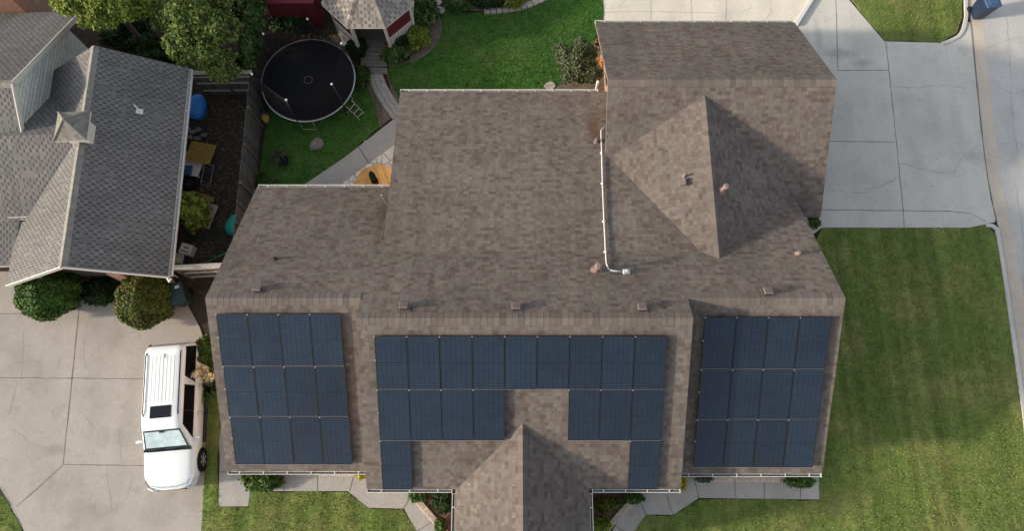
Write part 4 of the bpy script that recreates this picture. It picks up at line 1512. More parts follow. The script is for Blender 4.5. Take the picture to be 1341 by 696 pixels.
part(mb, "roof", ['roofG', 'offwhite'], gz)
mb = MB()
for k in range(8):
    a = O[k]
    n_ = 14
    for i in range(n_):
        p = Vector((*a, zE + .015)).lerp(Vector((gc[0], gc[1], zT + .03)), i / n_)
        q = Vector((*a, zE + .015)).lerp(Vector((gc[0], gc[1], zT + .03)), (i + .95) / n_)
        dxy = Vector((q.x - p.x, q.y - p.y, 0)).normalized(); s_ = Vector((-dxy.y, dxy.x, 0)) * .13
        dn = Vector((0, 0, -.035))
        for sg in (1, -1):
            P = [p + Vector((0, 0, .012)), q + Vector((0, 0, .02)), q + s_ * sg + dn, p + s_ * sg + dn]
            uvq = [(k * 3 + .1, i * .14 + .05)] * 4
            mb.face(P if sg < 0 else P[::-1], uvq)
part(mb, "hip_cap", 'roofG', gz)
O2 = octa(1.95)
mb = MB(); mb.prism(octa(2.02), .0, .22); part(mb, "floor", 'deckwood', gz)
for k in range(8):
    mb = MB(); mb.box((*O2[k], 1.3), (.13, .13, 2.16), R(22.5 + 45 * k)); part(mb, "post", 'offwhite', gz)
for k in range(8):
    a, b = Vector((*O2[k], 0)), Vector((*O2[(k + 1) % 8], 0))
    if k == 5: continue        # open south side with the steps
    c = (a + b) / 2; L = (b - a).length - .12; rz = math.atan2(b.y - a.y, b.x - a.x)
    mb = MB(); 
    nb_ = int(L / .13)
    for i in range(nb_):
        q = a.lerp(b, (i + .5) / nb_)
        mb.box((q.x, q.y, .68), (L / nb_ - .012, .03, .92), rz)
    mb.box((c.x, c.y, 1.16), (L, .12, .05), rz)
    part(mb, "railing", 'offwhite', gz)
    mb = MB(); mb.box((c.x, c.y, 1.72), (L, .02, 1.06), rz); part(mb, "screen", 'maroon', gz)
for i in range(3):
    mb = MB()
    for q in range(2):
        mb.box((gc[0] - .06, gc[1] - 1.98 - .36 * i - q * .17, .2 - .07 * i), (1.25, .16, .05))
    mb.box((gc[0] - .06, gc[1] - 1.98 - .36 * i, .09 - .03 * i), (1.2, .3, .16 - .06 * i))
    part(mb, "step", 'deckwood', gz)

sx_, sy_ = at(378, 4, 1.9)
sh = thing("shed", "dark maroon shed wall at the top edge beside the gazebo", "shed", (sx_, sy_ + 1.2, 0))
mb = MB(); mb.box((sx_, sy_ + 1.2, .95), (2.2, 2.4, 1.9)); part(mb, "wall", 'maroon', sh)
mb = MB(); mb.box((sx_, sy_ + 1.2, 1.97), (2.35, 2.55, .09), bev=.03); part(mb, "roof", 'maroon', sh)
mb = MB(); mb.box((sx_, sy_ - .02, .95), (.9, .05, 1.7)); part(mb, "door", 'maroon', sh)

# ------------------------------------------------------------------ trampoline
tc = (-9.30, 16.93)
tr_ = thing("trampoline", "round black trampoline with safety net on the shaded lawn", "trampoline", (*tc, 0))
RZ, RT = .86, 2.12
circ = lambda r, z, n=56: [(tc[0] + r * math.cos(2 * math.pi * i / n), tc[1] + r * math.sin(2 * math.pi * i / n), z) for i in range(n + 1)]
mb = MB(); mb.tube(circ(RT, RZ), .035, 8, caps=False); part(mb, "frame_ring", 'steel', tr_, True)
mb = MB()
a, b = circ(RT - .04, RZ + .03), circ(RT - .3, RZ + .035)
for i in range(56): mb.face([a[i], a[i + 1], b[i + 1], b[i]])
part(mb, "spring_pad", 'black', tr_)
mb = MB(); c_ = circ(RT - .29, RZ + .0)[:-1]
mb.face(c_)
part(mb, "jumping_mat", 'black', tr_)
mb = MB()
for i in range(10):
    a0 = 2 * math.pi * i / 10
    p = (tc[0] + .19 * math.cos(a0), tc[1] + .19 * math.sin(a0)); mb.box((p[0], p[1], RZ + .006), (.05, .02, .004), a0 + 1.57)
part(mb, "centre_mark", 'capboard', tr_)
top = []
for i in range(6):
    a0 = R(60 * i - 38)
    x, y = tc[0] + (RT + .03) * math.cos(a0), tc[1] + (RT + .03) * math.sin(a0)
    xt, yt = tc[0] + (RT - .10) * math.cos(a0), tc[1] + (RT - .10) * math.sin(a0)
    mb = MB(); mb.tube([(x, y, .05), (x, y, 1.6), (xt, yt, 2.55)], .02, 7)
    po = part(mb, "net_pole", 'darkgrey', tr_, True)
    mb = MB(); mb.lathe((xt, yt, 2.53), [(.045, 0), (.05, .05), (.025, .08)], 8); k_ = part(mb, "pole_cap", 'white', tr_)
    top.append((xt, yt, 2.5))
    mb = MB(); xa, ya = tc[0] + (RT) * math.cos(a0 + .3), tc[1] + RT * math.sin(a0 + .3)
    mb.tube([(x, y, RZ), (x * .98 + tc[0] * .02, y * .98 + tc[1] * .02, .05), (xa, ya, .05), (xa, ya, RZ)], .02, 6)
    part(mb, "leg", 'steel', tr_, True)
mb = MB()
for i in range(6):
    a, b = Vector(top[i]), Vector(top[(i + 1) % 6])
    a0, a1 = R(60 * i - 38), R(60 * i + 22)
    n_ = 8
    for k in range(n_):
        u0, u1 = k / n_, (k + 1) / n_
        t0, t1 = a.lerp(b, u0), a.lerp(b, u1)
        t0 = t0 - Vector((0, 0, .12 * math.sin(math.pi * u0))); t1 = t1 - Vector((0, 0, .12 * math.sin(math.pi * u1)))
        q0, q1 = a0 + (a1 - a0) * u0, a0 + (a1 - a0) * u1
        b0 = (tc[0] + (RT - .06) * math.cos(q0), tc[1] + (RT - .06) * math.sin(q0), RZ + .05)
        b1 = (tc[0] + (RT - .06) * math.cos(q1), tc[1] + (RT - .06) * math.sin(q1), RZ + .05)
        mb.face([b0, b1, tuple(t1), tuple(t0)])
part(mb, "safety_net", 'net', tr_)
mb = MB()
e0, e1 = Vector((*at(453, 139, RZ), RZ)), Vector((*at(471, 157, .02), .02))
f0, f1 = Vector((*at(460, 131, RZ), RZ)), Vector((*at(479, 150, .02), .02))
mb.tube([e0, e1], .016, 6); mb.tube([f0, f1], .016, 6)
for u in (.25, .55, .82): mb.tube([e0.lerp(e1, u), f0.lerp(f1, u)], .02, 6)
part(mb, "ladder", 'steel', tr_)
x, y = at(449, 54, 1.0)
mb = MB(); mb.box((x, y, 1.0), (.1, .5, .03), R(15), bev=.02); mb.box((x + .1, y - .05, .98), (.12, .18, .03), R(15), bev=.02)
part(mb, "plastic_cap", 'white', tr_)

# ------------------------------------------------------------------ wooden table with closed parasol
x, y = at(494, 244, .74)
tb_ = thing("patio_table", "honey coloured eight sided wooden table at the corner of the roof", "table", (x, y, 0), R(20))
mb = MB(); mb.prism([(1.03 * math.cos(R(22.5 + 45 * k)), 1.03 * math.sin(R(22.5 + 45 * k))) for k in range(8)], .70, .74); mb.build("tabletop", 'table_wood', tb_)
mb = MB()
for k in range(8):
    a, b = [Vector((1.05 * math.cos(R(22.5 + 45 * q)), 1.05 * math.sin(R(22.5 + 45 * q)), .705)) for q in (k, k + 1)]
    mb.box((a + b) / 2, ((b - a).length, .04, .09), math.atan2(b.y - a.y, b.x - a.x))
mb.build("rim", 'orange_wood', tb_)
mb = MB(); mb.box((0, 0, .746), (.12, 1.9, .012)); mb.build("centre_board", 'orange_wood', tb_)
for k in range(4):
    a = R(45 + 90 * k); mb = MB(); mb.box((.6 * math.cos(a), .6 * math.sin(a), .35), (.08, .08, .7)); mb.build("leg", 'orange_wood', tb_)
um = thing("parasol", "closed dark green parasol standing through the wooden table", "parasol", (x, y, 0))
mb = MB(); mb.tube([(0, 0, 0), (0, 0, 2.35)], .02, 8); mb.build("pole", 'orange_wood', um)
mb = MB()
prof = [(.03, 1.05), (.12, 1.1), (.14, 1.35), (.10, 1.5), (.12, 1.8), (.08, 2.1), (.03, 2.35)]
n_ = 16; vs = []; fs = []
for (r_, z_) in prof:
    for k in range(n_):
        q = r_ * (1 + .28 * math.cos(8 * 2 * math.pi * k / n_)); t_ = 2 * math.pi * k / n_
        vs.append((q * math.cos(t_), q * math.sin(t_), z_))
for i in range(len(prof) - 1):
    for k in range(n_): fs.append([i * n_ + k, i * n_ + (k + 1) % n_, (i + 1) * n_ + (k + 1) % n_, (i + 1) * n_ + k])
mb.raw(vs, fs); mb.build("canopy", 'bingreen', um)
mb = MB(); mb.lathe((0, 0, 1.42), [(.14, 0), (.14, .04)], 10); mb.build("tie", 'dark_leaf', um)
# lit small leaves beside the table are real plants
# ------------------------------------------------------------------ white car
heading = math.atan2(.30, 3.4)
cxy = at(226.5, 543, .9)
car = thing("parked_car", "long white SUV with black roof rails parked on the tan driveway", "car", (cxy[0], cxy[1], 0), heading)
ST = [(-2.86, .42, .72), (-2.81, .70, .86), (-2.70, .86, .96), (-2.35, .97, 1.04), (-1.9, 1.0, 1.09), (-1.45, 1.015, 1.12), (-1.1, 1.02, 1.13), (-.5, 1.02, 1.12), (.5, 1.02, 1.12), (1.6, 1.02, 1.12), (2.3, 1.01, 1.12), (2.62, .985, 1.11), (2.76, .94, 1.06), (2.82, .86, .95)]


def hullprof(hw, zt):
    q = [(0, zt + .025), (.35 * hw, zt + .02), (.7 * hw, zt), (.88 * hw, zt - .03), (.96 * hw, zt - .085), (hw, zt - .2), (hw, .72), (hw * .985, .45), (hw * .93, .30), (hw * .6, .24), (0, .24)]
    return q + [(-x, z) for x, z in q[-2:0:-1]]


mb = MB(); vs = []
for y_, hw, zt in ST: vs += [(x, y_, z) for x, z in hullprof(hw, zt)]
n_ = 20; fs = []
for i in range(len(ST) - 1):
    for k in range(n_): fs.append([i * n_ + k, (i + 1) * n_ + k, (i + 1) * n_ + (k + 1) % n_, i * n_ + (k + 1) % n_][::-1])
fs.append(list(range(n_))); fs.append([(len(ST) - 1) * n_ + k for k in range(n_)][::-1])
mb.raw(vs, fs)
body = mb.build("body", 'car', car, True)
# greenhouse
def ring(y0, y1, hw0, hw1, z, r=.16, n=5):
    """rounded rectangle, hw0 at the front end (y0), hw1 at the rear end"""
    out = []
    for (cx_, cy_, s, e, hw) in ((hw1 - r, y1 - r, 0, 90, 0), (-hw1 + r, y1 - r, 90, 180, 0), (-hw0 + r, y0 + r, 180, 270, 0), (hw0 - r, y0 + r, 270, 360, 0)):
        for k in range(n):
            a = R(s + (e - s) * k / (n - 1)); out.append((cx_ + r * math.cos(a), cy_ + r * math.sin(a), z))
    return out
rings = [ring(-1.42, 2.78, .95, .95, 1.10), ring(-1.34, 2.77, .945, .945, 1.16), ring(-.62, 2.58, .765, .775, 1.80, .24), ring(-.52, 2.54, .72, .73, 1.865, .24), ring(-.3, 2.36, .58, .60, 1.90), ring(.1, 2.0, .3, .3, 1.912, .1)]
mb = MB(); n_ = 20; vs = [p for r_ in rings for p in r_]; fs = []
for i in range(len(rings) - 1):
    for k in range(n_): fs.append([i * n_ + k, i * n_ + (k + 1) % n_, (i + 1) * n_ + (k + 1) % n_, (i + 1) * n_ + k])
fs.append([(len(rings) - 1) * n_ + k for k in range(n_)])
mb.raw(vs, fs)
mb.build("roof", 'car', car, True)
roofz = lambda x: 1.912 - .06 * (abs(x) / .7) ** 3


def sidepanel(sgn, y0, y1, z0, z1, sl0=0., sl1=0., off=.008):
    xa = lambda z: .948 - (z - 1.16) / .64 * .178
    P = [(sgn * (xa(z0) + off), y0, z0), (sgn * (xa(z0) + off), y1, z0), (sgn * (xa(z1) + off), y1 - sl1, z1), (sgn * (xa(z1) + off), y0 + sl0, z1)]
    return P if sgn > 0 else P[::-1]


for sgn in (1, -1):
    for (y0, y1, s0, s1) in ((-1.0, 1.02, .50, .0), (1.16, 2.62, .18, .12)):
        m_ = MB(); P = sidepanel(sgn, y0, y1, 1.19, 1.745, s0, s1); m_.face(P)
        wdw = m_.build("side_window", 'carglass', car)
    m_ = MB()
    P = sidepanel(sgn, .0, .05, 1.19, 1.74, 0, 0, .012); m_.face(P)
    m_.build("window_pillar", 'alu_black', car)
fr_ = lambda t_, s: (s * (.93 - .19 * t_), -1.37 + .75 * t_, 1.165 + .625 * t_)
nrm = Vector((0, -.64, .77)) * .010
def wind(t0, t1, s, m_, mat, k=1.):
    P = [Vector(fr_(t0, -s)) + nrm * k, Vector(fr_(t0, s)) + nrm * k, Vector(fr_(t1, s)) + nrm * k, Vector(fr_(t1, -s)) + nrm * k]
    m_.face(P); return m_.build("windscreen" if mat == 'carglass' else "sunshade", mat, car)
w_ = wind(.02, .97, .93, MB(), 'carglass')
s_ = wind(.16, .90, .86, MB(), 'shade', 1.6)
m_ = MB(); m_.box(Vector(fr_(.90, 0)) + nrm * 2.5, (.16, .1, .05)); m_.build("rear_view_mirror", 'alu_black', car)
m_ = MB(); m_.face([(-.92, -1.42, 1.165), (.92, -1.42, 1.165), (.9, -1.30, 1.215), (-.9, -1.30, 1.215)]); m_.build("cowl", 'black', car)
for q in (-.55, .15):
    m_ = MB(); m_.tube([(q, -1.40, 1.19), (q + .62, -1.29, 1.25)], .012, 5); m_.build("wiper", 'black', car)
m_ = MB(); m_.face([(.74, 2.79, 1.18), (-.74, 2.79, 1.18), (-.62, 2.60, 1.76), (.62, 2.60, 1.76)]); m_.build("rear_window", 'carglass', car)
m_ = MB(); m_.box((0, .02, 1.917), (.80, .46, .012), bev=.005); m_.build("sunroof", 'carglass', car)
for sgn in (1, -1):
    m_ = MB(); m_.tube([(sgn * .66, -.12, 1.87), (sgn * .665, 0, 1.925), (sgn * .67, 2.2, 1.93), (sgn * .665, 2.34, 1.87)], .024, 6); m_.build("roof_rail", 'black', car)
for q in (-.42, -.28, -.14, 0, .14, .28, .42):
    m_ = MB(); m_.box((q, 1.28, 1.909 + .008 - abs(q) * .016), (.035, 1.75, .008), bev=.004); m_.build("roof_rib", 'car', car)
for sgn in (1, -1):
    m_ = MB(); m_.box((sgn * 1.12, -.98, 1.18), (.24, .11, .15), -sgn * .25, bev=.04); m_.box((sgn * .99, -.97, 1.14), (.12, .06, .06))
    m_.build("wing_mirror", 'car', car)
    for yq in (-.05, 1.0):
        m_ = MB(); m_.box((sgn * 1.028, yq, .98), (.03, .2, .035), bev=.01); m_.build("door_handle", 'alu', car)
    for yq in (-1.0, .02, 1.1):
        m_ = MB(); m_.box((sgn * 1.0215, yq, .72), (.004, .014, .62)); m_.build("door_seam", 'darkgrey', car)
    m_ = MB(); m_.box((sgn * 1.03, .0, .34), (.14, 2.3, .06), bev=.02); m_.build("running_board", 'darkgrey', car)
    # headlight and tail light wrap round the corners
    m_ = MB()
    m_.raw([(sgn * .60, -2.775, .915), (sgn * .80, -2.665, .955), (sgn * .925, -2.40, .965), (sgn * .955, -2.42, .80), (sgn * .85, -2.76, .74), (sgn * .64, -2.86, .74)], [[0, 1, 2, 3, 4, 5] if sgn > 0 else [5, 4, 3, 2, 1, 0]])
    for v in range(len(m_.v)):
        p = m_.v[v]; m_.v[v] = (p[0] + sgn * .03, p[1] - .03, p[2] + .02)
    m_.build("headlight", 'lamp', car)
    m_ = MB(); m_.box((sgn * .93, 2.74, .98), (.1, .14, .42), bev=.03); m_.build("tail_light", 'maroon', car)
    for yq in (-1.82, 1.72):
        m_ = MB(); m_.tube([(sgn * .70, yq, .40), (sgn * 1.024, yq, .40)], .47, 28); m_.build("wheel_arch", 'black', car)
        wh = MB(); wh.tube([(sgn * .78, yq, .40), (sgn * .80, yq, .40), (sgn * 1.02, yq, .40), (sgn * 1.045, yq, .40)], [.36, .40, .40, .355], 28)
        wo = wh.build("wheel", 'black', car)
        rm = MB(); rm.tube([(sgn * 1.03, yq, .40), (sgn * 1.05, yq, .40)], .27, 24, mi=1)
        for k in range(6):
            a = k * math.pi / 3
            rm.box((sgn * 1.056, yq + .13 * math.cos(a), .40 + .13 * math.sin(a)), (.014, .26, .055), M=Matrix.Rotation(a, 3, 'X'))
        rm.tube([(sgn * 1.05, yq, .40), (sgn * 1.07, yq, .40)], .06, 12)
        rm.build("rim", ['alu', 'darkgrey'], wo)
m_ = MB(); m_.tube([(-.86, -2.50, 1.035), (-.70, -2.66, 1.0), (-.35, -2.745, .985), (0, -2.76, .98), (.35, -2.745, .985), (.70, -2.66, 1.0), (.86, -2.50, 1.035)], .008, 4); m_.build("bonnet_edge_seam", 'darkgrey', car)
m_ = MB(); m_.box((0, 2.15, 1.915), (.1, .2, .05), bev=.03); m_.build("roof_antenna", 'car', car)
m_ = MB(); m_.box((0, -2.845, .62), (1.1, .06, .2)); m_.build("grille", 'black', car)
m_ = MB(); m_.box((0, 2.82, .55), (1.8, .14, .2), bev=.05); m_.build("rear_bumper", 'darkgrey', car)
for sgn in (1, -1):
    m_ = MB(); m_.tube([(sgn * .80, -2.55, 1.02), (sgn * .84, -2.0, 1.075), (sgn * .87, -1.5, 1.105)], .006, 4); m_.build("bonnet_seam", 'alu', car)


# ------------------------------------------------------------------ wheeled bins
def bin_(name, label, loc, rz, m, ml, s=1.):
    t = thing(name, label, "bin", loc, rz)
    mb = MB()
    a = [(-.22, -.26), (.22, -.26), (.22, .26), (-.22, .26)]; b = [(-.29, -.36), (.29, -.36), (.29, .36), (-.29, .36)]
    vs = [(x * s, y * s, .08 * s) for x, y in a] + [(x * s, y * s, 1.0 * s) for x, y in b] + [(x * 1.05 * s, y * 1.05 * s, 1.0 * s) for x, y in b] + [(x * 1.05 * s, y * 1.05 * s, 1.05 * s) for x, y in b]
    fs = [[3, 2, 1, 0]]
    for l in range(3): fs += [[l * 4 + i, l * 4 + (i + 1) % 4, (l + 1) * 4 + (i + 1) % 4, (l + 1) * 4 + i] for i in range(4)]
    fs.append([12, 13, 14, 15]); mb.raw(vs, fs); mb.build("body", m, t)
    mb = MB(); mb.box((0, 0, 1.085 * s), (.64 * s, .80 * s, .07 * s), bev=.03); mb.box((0, -.1 * s, 1.13 * s), (.4 * s, .4 * s, .03 * s), bev=.015)
    lid = mb.build("lid", ml, t)
    mb = MB(); mb.box((.12 * s, .22 * s, 1.127 * s), (.17 * s, .11 * s, .008)); mb.build("sticker", 'white', lid)
    mb = MB(); mb.tube([(-.25 * s, .43 * s, 1.02 * s), (.25 * s, .43 * s, 1.02 * s)], .02, 6); mb.build("handle", m, t)
    for sx in (-1, 1):
        mb = MB(); mb.tube([(sx * .24 * s, .24 * s, .13 * s), (sx * .31 * s, .24 * s, .13 * s)], .13 * s, 16); mb.build("wheel", 'black', t)
    return t


bp_ = at(1277, 17)
bin_("wheeled_bin", "blue lidded wheeled bin standing at the kerb beside the street", (bp_[0] - .02, bp_[1] - .12, 0), R(8), 'navy', 'binlid', 1.12)
bp_ = at(243, 393)
bin_("wheeled_bin", "dark green wheeled bin beside the rusty tinged round bush", (bp_[0] + .1, bp_[1], 0), R(20), 'bingreen', 'bingreen', 1.05)

# ------------------------------------------------------------------ side-yard clutter
x, y = at(257, 139, .35)
t = thing("sandbox", "bright blue plastic sandbox with a lid in the side yard", "sandbox", (x, y, 0))
mb = MB(); mb.lathe((0, 0, 0), [(.46, 0), (.50, .3), (.52, .31)], 26, sx=.82, sy=1.18); mb.build("tub", 'blue', t)
mb = MB(); mb.lathe((0, 0, .315), [(.54, 0), (.53, .04), (.42, .06), (.40, .085), (.2, .1), (.05, .1)], 26, sx=.82, sy=1.18)
mb.lathe((-.1, .06, .40), [(.06, 0), (.05, .03)], 10); mb.lathe((.06, -.1, .40), [(.045, 0), (.035, .03)], 10); mb.build("lid", 'blue', t)

x, y = at(263, 200, .45)
t = thing("wicker_mat", "gold woven lattice sheet lying on a pale board in the side yard", "mat", (x, y, 0), R(-12))
mb = MB()
for k in range(13):
    q = -.55 + 1.1 * k / 12
    mb.box((q, 0, .46), (.04, .92, .014)); 
for k in range(11):
    q = -.45 + .9 * k / 10
    mb.box((0, q, .474), (1.16, .04, .014))
mb.build("weave", 'gold', t)
mb = MB(); mb.box((0, 0, .445), (1.1, .88, .012)); mb.build("backing", 'bark', t)
for sx in (-1, 1):
    for sy in (-1, 1):
        mb = MB(); mb.box((sx * .48, sy * .36, .22), (.05, .05, .44)); mb.build("leg", 'bark', t)
x, y = at(247, 214, .3)
mb = MB(); mb.box((0, 0, .3), (1.25, 1.1, .03), bev=.01)
for sx in (-1, 1):
    for sy in (-1, 1): mb.box((sx * .5, sy * .45, .14), (.08, .08, .28))
o = mb.build("white_board", 'offwhite'); o.location = (x, y, 0); o.rotation_euler = (0, 0, R(-12)); tag(o, "pale board table under the gold lattice sheet", "board")

x, y = at(248, 224, .3)
t = thing("storage_crate", "small light blue storage crate in front of the black tyre", "crate", (x, y, 0), R(-4))
mb = MB(); mb.box((0, 0, .2), (.3, .4, .4), bev=.02); mb.build("body", 'blue', t)
mb = MB(); mb.box((0, 0, .42), (.34, .44, .05), bev=.02); mb.build("lid", 'binlid', t)
x, y = at(249, 240, .15)
t = thing("tyre", "black car tyre lying flat in the side yard", "tyre", (x, y, 0))
mb = MB()
n_, m2 = 28, 10; vs, fs = [], []
for i in range(n_):
    a = 2 * math.pi * i / n_
    for k in range(m2):
        b_ = 2 * math.pi * k / m2; r_ = .27 + .10 * math.cos(b_)
        vs.append((r_ * math.cos(a), r_ * math.sin(a), .12 + .11 * math.sin(b_)))
for i in range(n_):
    for k in range(m2): fs.append([i * m2 + k, ((i + 1) % n_) * m2 + k, ((i + 1) % n_) * m2 + (k + 1) % m2, i * m2 + (k + 1) % m2])
mb.raw(vs, fs); mb.build("rubber", 'black', t, True)
mb = MB(); mb.lathe((0, 0, .09), [(.18, 0), (.17, .06), (.06, .04)], 18); mb.build("hub", 'darkgrey', t)
x, y = at(271, 229, .25)
t = thing("wire_rack", "leaning grey metal rack beside the black tyre", "rack", (x, y, 0), R(-15))
mb = MB()
for sx in (-1, 1): mb.tube([(sx * .22, -.45, .05), (sx * .22, .45, .42)], .018, 6)
mb.build("side_rail", 'steel', t)
mb = MB()
for k in range(8):
    q = -.42 + .84 * k / 7; mb.tube([(-.22, q, .235 + q * .41), (.22, q, .235 + q * .41)], .012, 5)
mb.build("bars", 'steel', t)
mb = MB(); mb.box((0, .05, .26), (.36, .55, .015), M=Matrix.Rotation(R(22), 3, 'X')); mb.build("panel", 'darkgrey', t)
x, y = at(262, 256, .12)
mb = MB(); mb.box((0, 0, .1), (1.35, .2, .05), bev=.01); mb.box((-.5, 0, .04), (.1, .25, .07)); mb.box((.5, 0, .04), (.1, .25, .07))
o = mb.build("timber_plank", 'terracotta'); o.location = (x, y, 0); o.rotation_euler = (0, 0, R(-20)); tag(o, "reddish brown plank lying above the grey ribbed sheet", "plank")
x, y = at(268, 282, .2)
t = thing("ribbed_sheet", "pale grey ribbed plastic sheet lying beside the bush in the side yard", "sheet", (x, y, 0), R(-14))
mb = MB(); mb.box((0, 0, .2), (.85, 1.15, .025), bev=.01); mb.build("sheet", 'stone', t)
mb = MB()
for k in range(6): mb.box((-.36 + .145 * k, 0, .218), (.03, 1.1, .018))
mb.build("ribs", 'stone', t)
mb = MB(); mb.box((-.25, .3, .09), (.2, .3, .18)); mb.box((.25, -.3, .09), (.2, .3, .18)); mb.build("bearers", 'bark', t)
x, y = at(306, 294, .25)
mb = MB(); mb.blob((0, 0, .22), (.36, .4, .26), seed=9, rough=.28, sub=3); mb.blob((.28, -.02, .2), (.22, .2, .14), seed=12, rough=.3)
o = mb.build("plastic_bag", 'teal', None, True); o.location = (x, y, 0); tag(o, "crumpled teal plastic bag on the dirt near the roof edge", "bag")
x, y = at(243, 326, .4)
t = thing("carton", "white printed carton on the clutter near the gate", "carton", (x, y, 0), R(-16))
mb = MB(); mb.box((0, 0, .2), (.52, .46, .4), bev=.01); mb.build("box", 'white', t)
mb = MB()
for k in range(5): mb.box((-.16 + .08 * k, -.12, .402), (.05, .07, .004))
mb.box((.02, .05, .402), (.2, .05, .004)); mb.build("print", 'navy', t)
x, y = at(231, 338, .4)
t = thing("storage_tub", "pale blue grey tub under the neighbour's gutter by the gate", "tub", (x, y, 0), R(-6))
mb = MB(); mb.box((0, 0, .17), (.5, .4, .34), bev=.03); mb.build("body", 'binlid', t)
mb = MB(); mb.box((0, 0, .36), (.56, .46, .05), bev=.02); mb.build("lid", 'stone', t)
t = thing("garden_rake", "green handled garden tool leaning on the pale topped gate", "rake", (*at(293, 335, .6), 0))
p0, p1 = Vector((*at(268, 345, .3), .3)), Vector((*at(305, 327, 1.2), 1.2))
mb = MB(); mb.tube([p0, p1], .025, 6); part(mb, "handle", 'teal', t)
mb = MB(); d = (p1 - p0).normalized()
for k in range(7): mb.tube([p0, p0 - d * .3 + Vector((0, .05 * (k - 3), 0))], .006, 4)
part(mb, "tines", 'steel', t)
t = thing("garden_hose", "dark green hose looped on the dirt below the ribbed sheet", "hose", (*at(262, 305), 0))
mb = MB(); hp_ = []
b = Vector((*at(262, 302, .05), .05))
for k in range(70):
    a = k * .32; r_ = .35 + .004 * k + .06 * math.sin(k * .9)
    hp_.append((b.x + r_ * 1.4 * math.cos(a), b.y + r_ * .8 * math.sin(a), .05 + .01 * (k // 20)))
mb.tube(hp_, .016, 6); part(mb, "hose", 'bingreen', t, True)
# rocks at the sandbox foot
for i, (px, py, r_) in enumerate(((245, 168, .16), (252, 172, .18), (260, 170, .14), (248, 180, .15), (258, 181, .17), (266, 177, .15))):
    b = at(px, py, .1)
    mb = MB(); mb.blob((0, 0, .08), (r_, r_ * .8, .1), seed=20 + i, rough=.35)
    o = mb.build("rock", 'rock'); o.location = (b[0], b[1], 0)
    tag(o, "brownish rock in the loose heap between the blue sandbox and the gold lattice", "rock", "rocks below the blue sandbox")
for (px, py, rx, ry, lab) in ((395, 247, .3, .4, None), (326, 248, .22, .34, "long pale rock on the dirt beside the dark fence"), (413, 189, .34, .28, "pale speckled boulder on the shaded lawn below the trampoline")):
    if not lab: continue
    b = at(px, py, .1)
    mb = MB(); mb.blob((0, 0, .08), (rx, ry, .14), seed=int(px), rough=.35, sub=3)
    o = mb.build("boulder", 'rock'); o.location = (b[0], b[1], 0); o.rotation_euler = (0, 0, R(25)); tag(o, lab, "rock")
b = at(372, 212, .15)
t = thing("plant_pot", "dark round pot beside the spiky pale yucca", "pot", (b[0], b[1], 0))
mb = MB(); mb.lathe((0, 0, 0), [(.15, 0), (.22, .24), (.24, .26), (.2, .26), (.18, .22)], 16); mb.build("pot", 'black', t)
mb = MB(); mb.lathe((0, 0, .18), [(.19, 0), (.1, .02)], 14); mb.build("soil", 'soil', t)
b = at(344, 150, .3)
t = thing("toy_basket", "blue and tan toy basket squeezed between the trampoline and the fence", "basket", (b[0], b[1], 0), R(20))
mb = MB(); mb.box((0, .15, .2), (.35, .4, .4), bev=.05); mb.build("body", 'navy', t)
mb = MB(); mb.blob((.05, -.2, .2), (.2, .22, .2), seed=5, rough=.3); mb.build("stuffing", 'gold', t)

# small things by the gazebo
b = at(508, 58, .2)
t = thing("flower_pot", "terracotta flower pot at the right of the gazebo steps", "pot", (b[0], b[1], 0))
mb = MB(); mb.lathe((0, 0, 0), [(.13, 0), (.19, .26), (.21, .26), (.21, .32), (.17, .32), (.16, .26)], 16); mb.build("pot", 'terracotta', t)
mb = MB(); mb.lathe((0, 0, .24), [(.16, 0), (.08, .02)], 12); mb.build("soil", 'bedsoil', t)
b = at(565, 25, .25)
mb = MB(); mb.lathe((0, 0, 0), [(.05, 0), (.06, .12), (.16, .18), (.19, .3), (.15, .42), (.05, .46)], 18)
o = mb.build("globe_light", 'white', None, True); o.location = (b[0], b[1], 0); tag(o, "white glazed garden globe at the bed's outer edge", "garden ornament")
for px, py, lab in ((534, 61, "upper of the two small white stake lights in the gazebo bed"), (534, 72, "lower of the two small white stake lights in the gazebo bed")):
    b = at(px, py, .3)
    t = thing("stake_light", lab, "garden light", (b[0], b[1], 0), 0, "stake lights in the gazebo bed")
    mb = MB(); mb.tube([(0, 0, 0), (0, 0, .3)], .012, 6); mb.build("stake", 'steel', t)
    mb = MB(); mb.lathe((0, 0, .27), [(.03, 0), (.05, .03), (.055, .1), (.02, .13)], 12); mb.build("lamp", 'white', t)
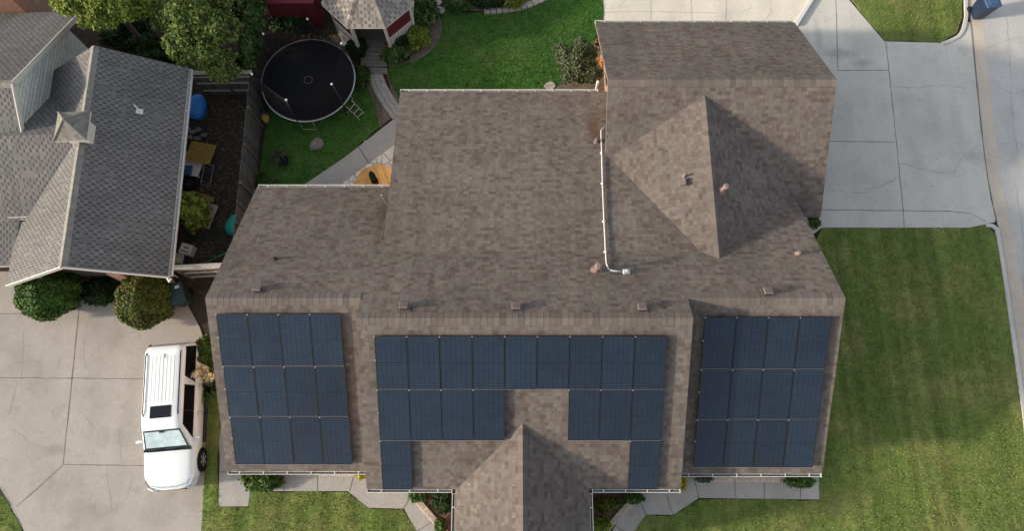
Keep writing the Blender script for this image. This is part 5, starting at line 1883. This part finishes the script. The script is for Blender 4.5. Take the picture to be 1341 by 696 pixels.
for px0, py0, px1, py1, lab in ((530, 55, 541, 32, "long pale stick standing in the gazebo bed"), (553, 27, 558, 18, "short pale stick at the back of the gazebo bed")):
    a, b = at(px0, py0, .1), at(px1, py1, .9)
    mb = MB(); mb.tube([(0, 0, .0), (b[0] - a[0], b[1] - a[1], .9)], .02, 6); mb.box((0, 0, .02), (.06, .06, .04))
    o = mb.build("garden_stake", 'stone'); o.location = (a[0], a[1], 0); tag(o, lab, "stake", "garden stakes")
for px, py, rx, ry, lab in ((569, 3, .42, .26, "larger flat stepping stone at the top of the back lawn"), (575, 14, .38, .22, "smaller flat stepping stone below the larger one"), (720, 113, .3, .25, "lone flat stone at the back lawn's edge by the olive tree")):
    b = at(px, py)
    mb = MB(); mb.prism([(rx * math.cos(a) * random.uniform(.75, 1.1), ry * math.sin(a) * random.uniform(.75, 1.1)) for a in [k * .8 for k in range(8)]], 0, .07)
    o = mb.build("stepping_stone", 'stone'); o.location = (b[0], b[1], 0); tag(o, lab, "stepping stone")
for k, py in enumerate((48, 53, 58, 63)):
    b = at(783 - k * .4, py, .15)
    t = thing("small_pot", ["topmost", "second", "third", "lowest"][k] + " of the four dark little pots in a row by the wing's wall", "pot", (b[0], b[1], 0), 0, "little pots along the wing wall")
    mb = MB(); mb.lathe((0, 0, .02), [(.07, 0), (.09, .14), (.1, .16), (.08, .16), (.07, .1)], 12); mb.build("pot", 'terracotta' if k % 2 else 'darkgrey', t)
    mb = MB(); mb.lathe((0, 0, .1), [(.075, 0), (.03, .02)], 10); mb.build("soil", 'soil', t)

# fallen leaves and twigs on bare soil
sy = [(-14.0, 8.2), (-11.6, 8.2), (-11.7, 16.4), (-14.2, 16.4)]
byd = [(-21, 16.8), (-9, 17.2), (-9, 23), (-21, 23)]
n = 1500
q = np.concatenate([rng.uniform([-14, 8.2], [-11.6, 16.4], (n, 2)), rng.uniform([-20, 16.9], [-11, 23], (700, 2)), rng.uniform([-10.8, 18.6], [-8, 20.5], (300, 2))])
P = np.concatenate([q, rng.uniform(-.02, .02, (len(q), 1))], 1)
o = quads("leaf_litter", leaves(P, np.tile([0, 0, 1.], (len(P), 1)), .09, 1.5, .35), 'litter')
tag(o, "fallen leaves scattered over the bare earth of the side yard", "leaf litter", None, "stuff")
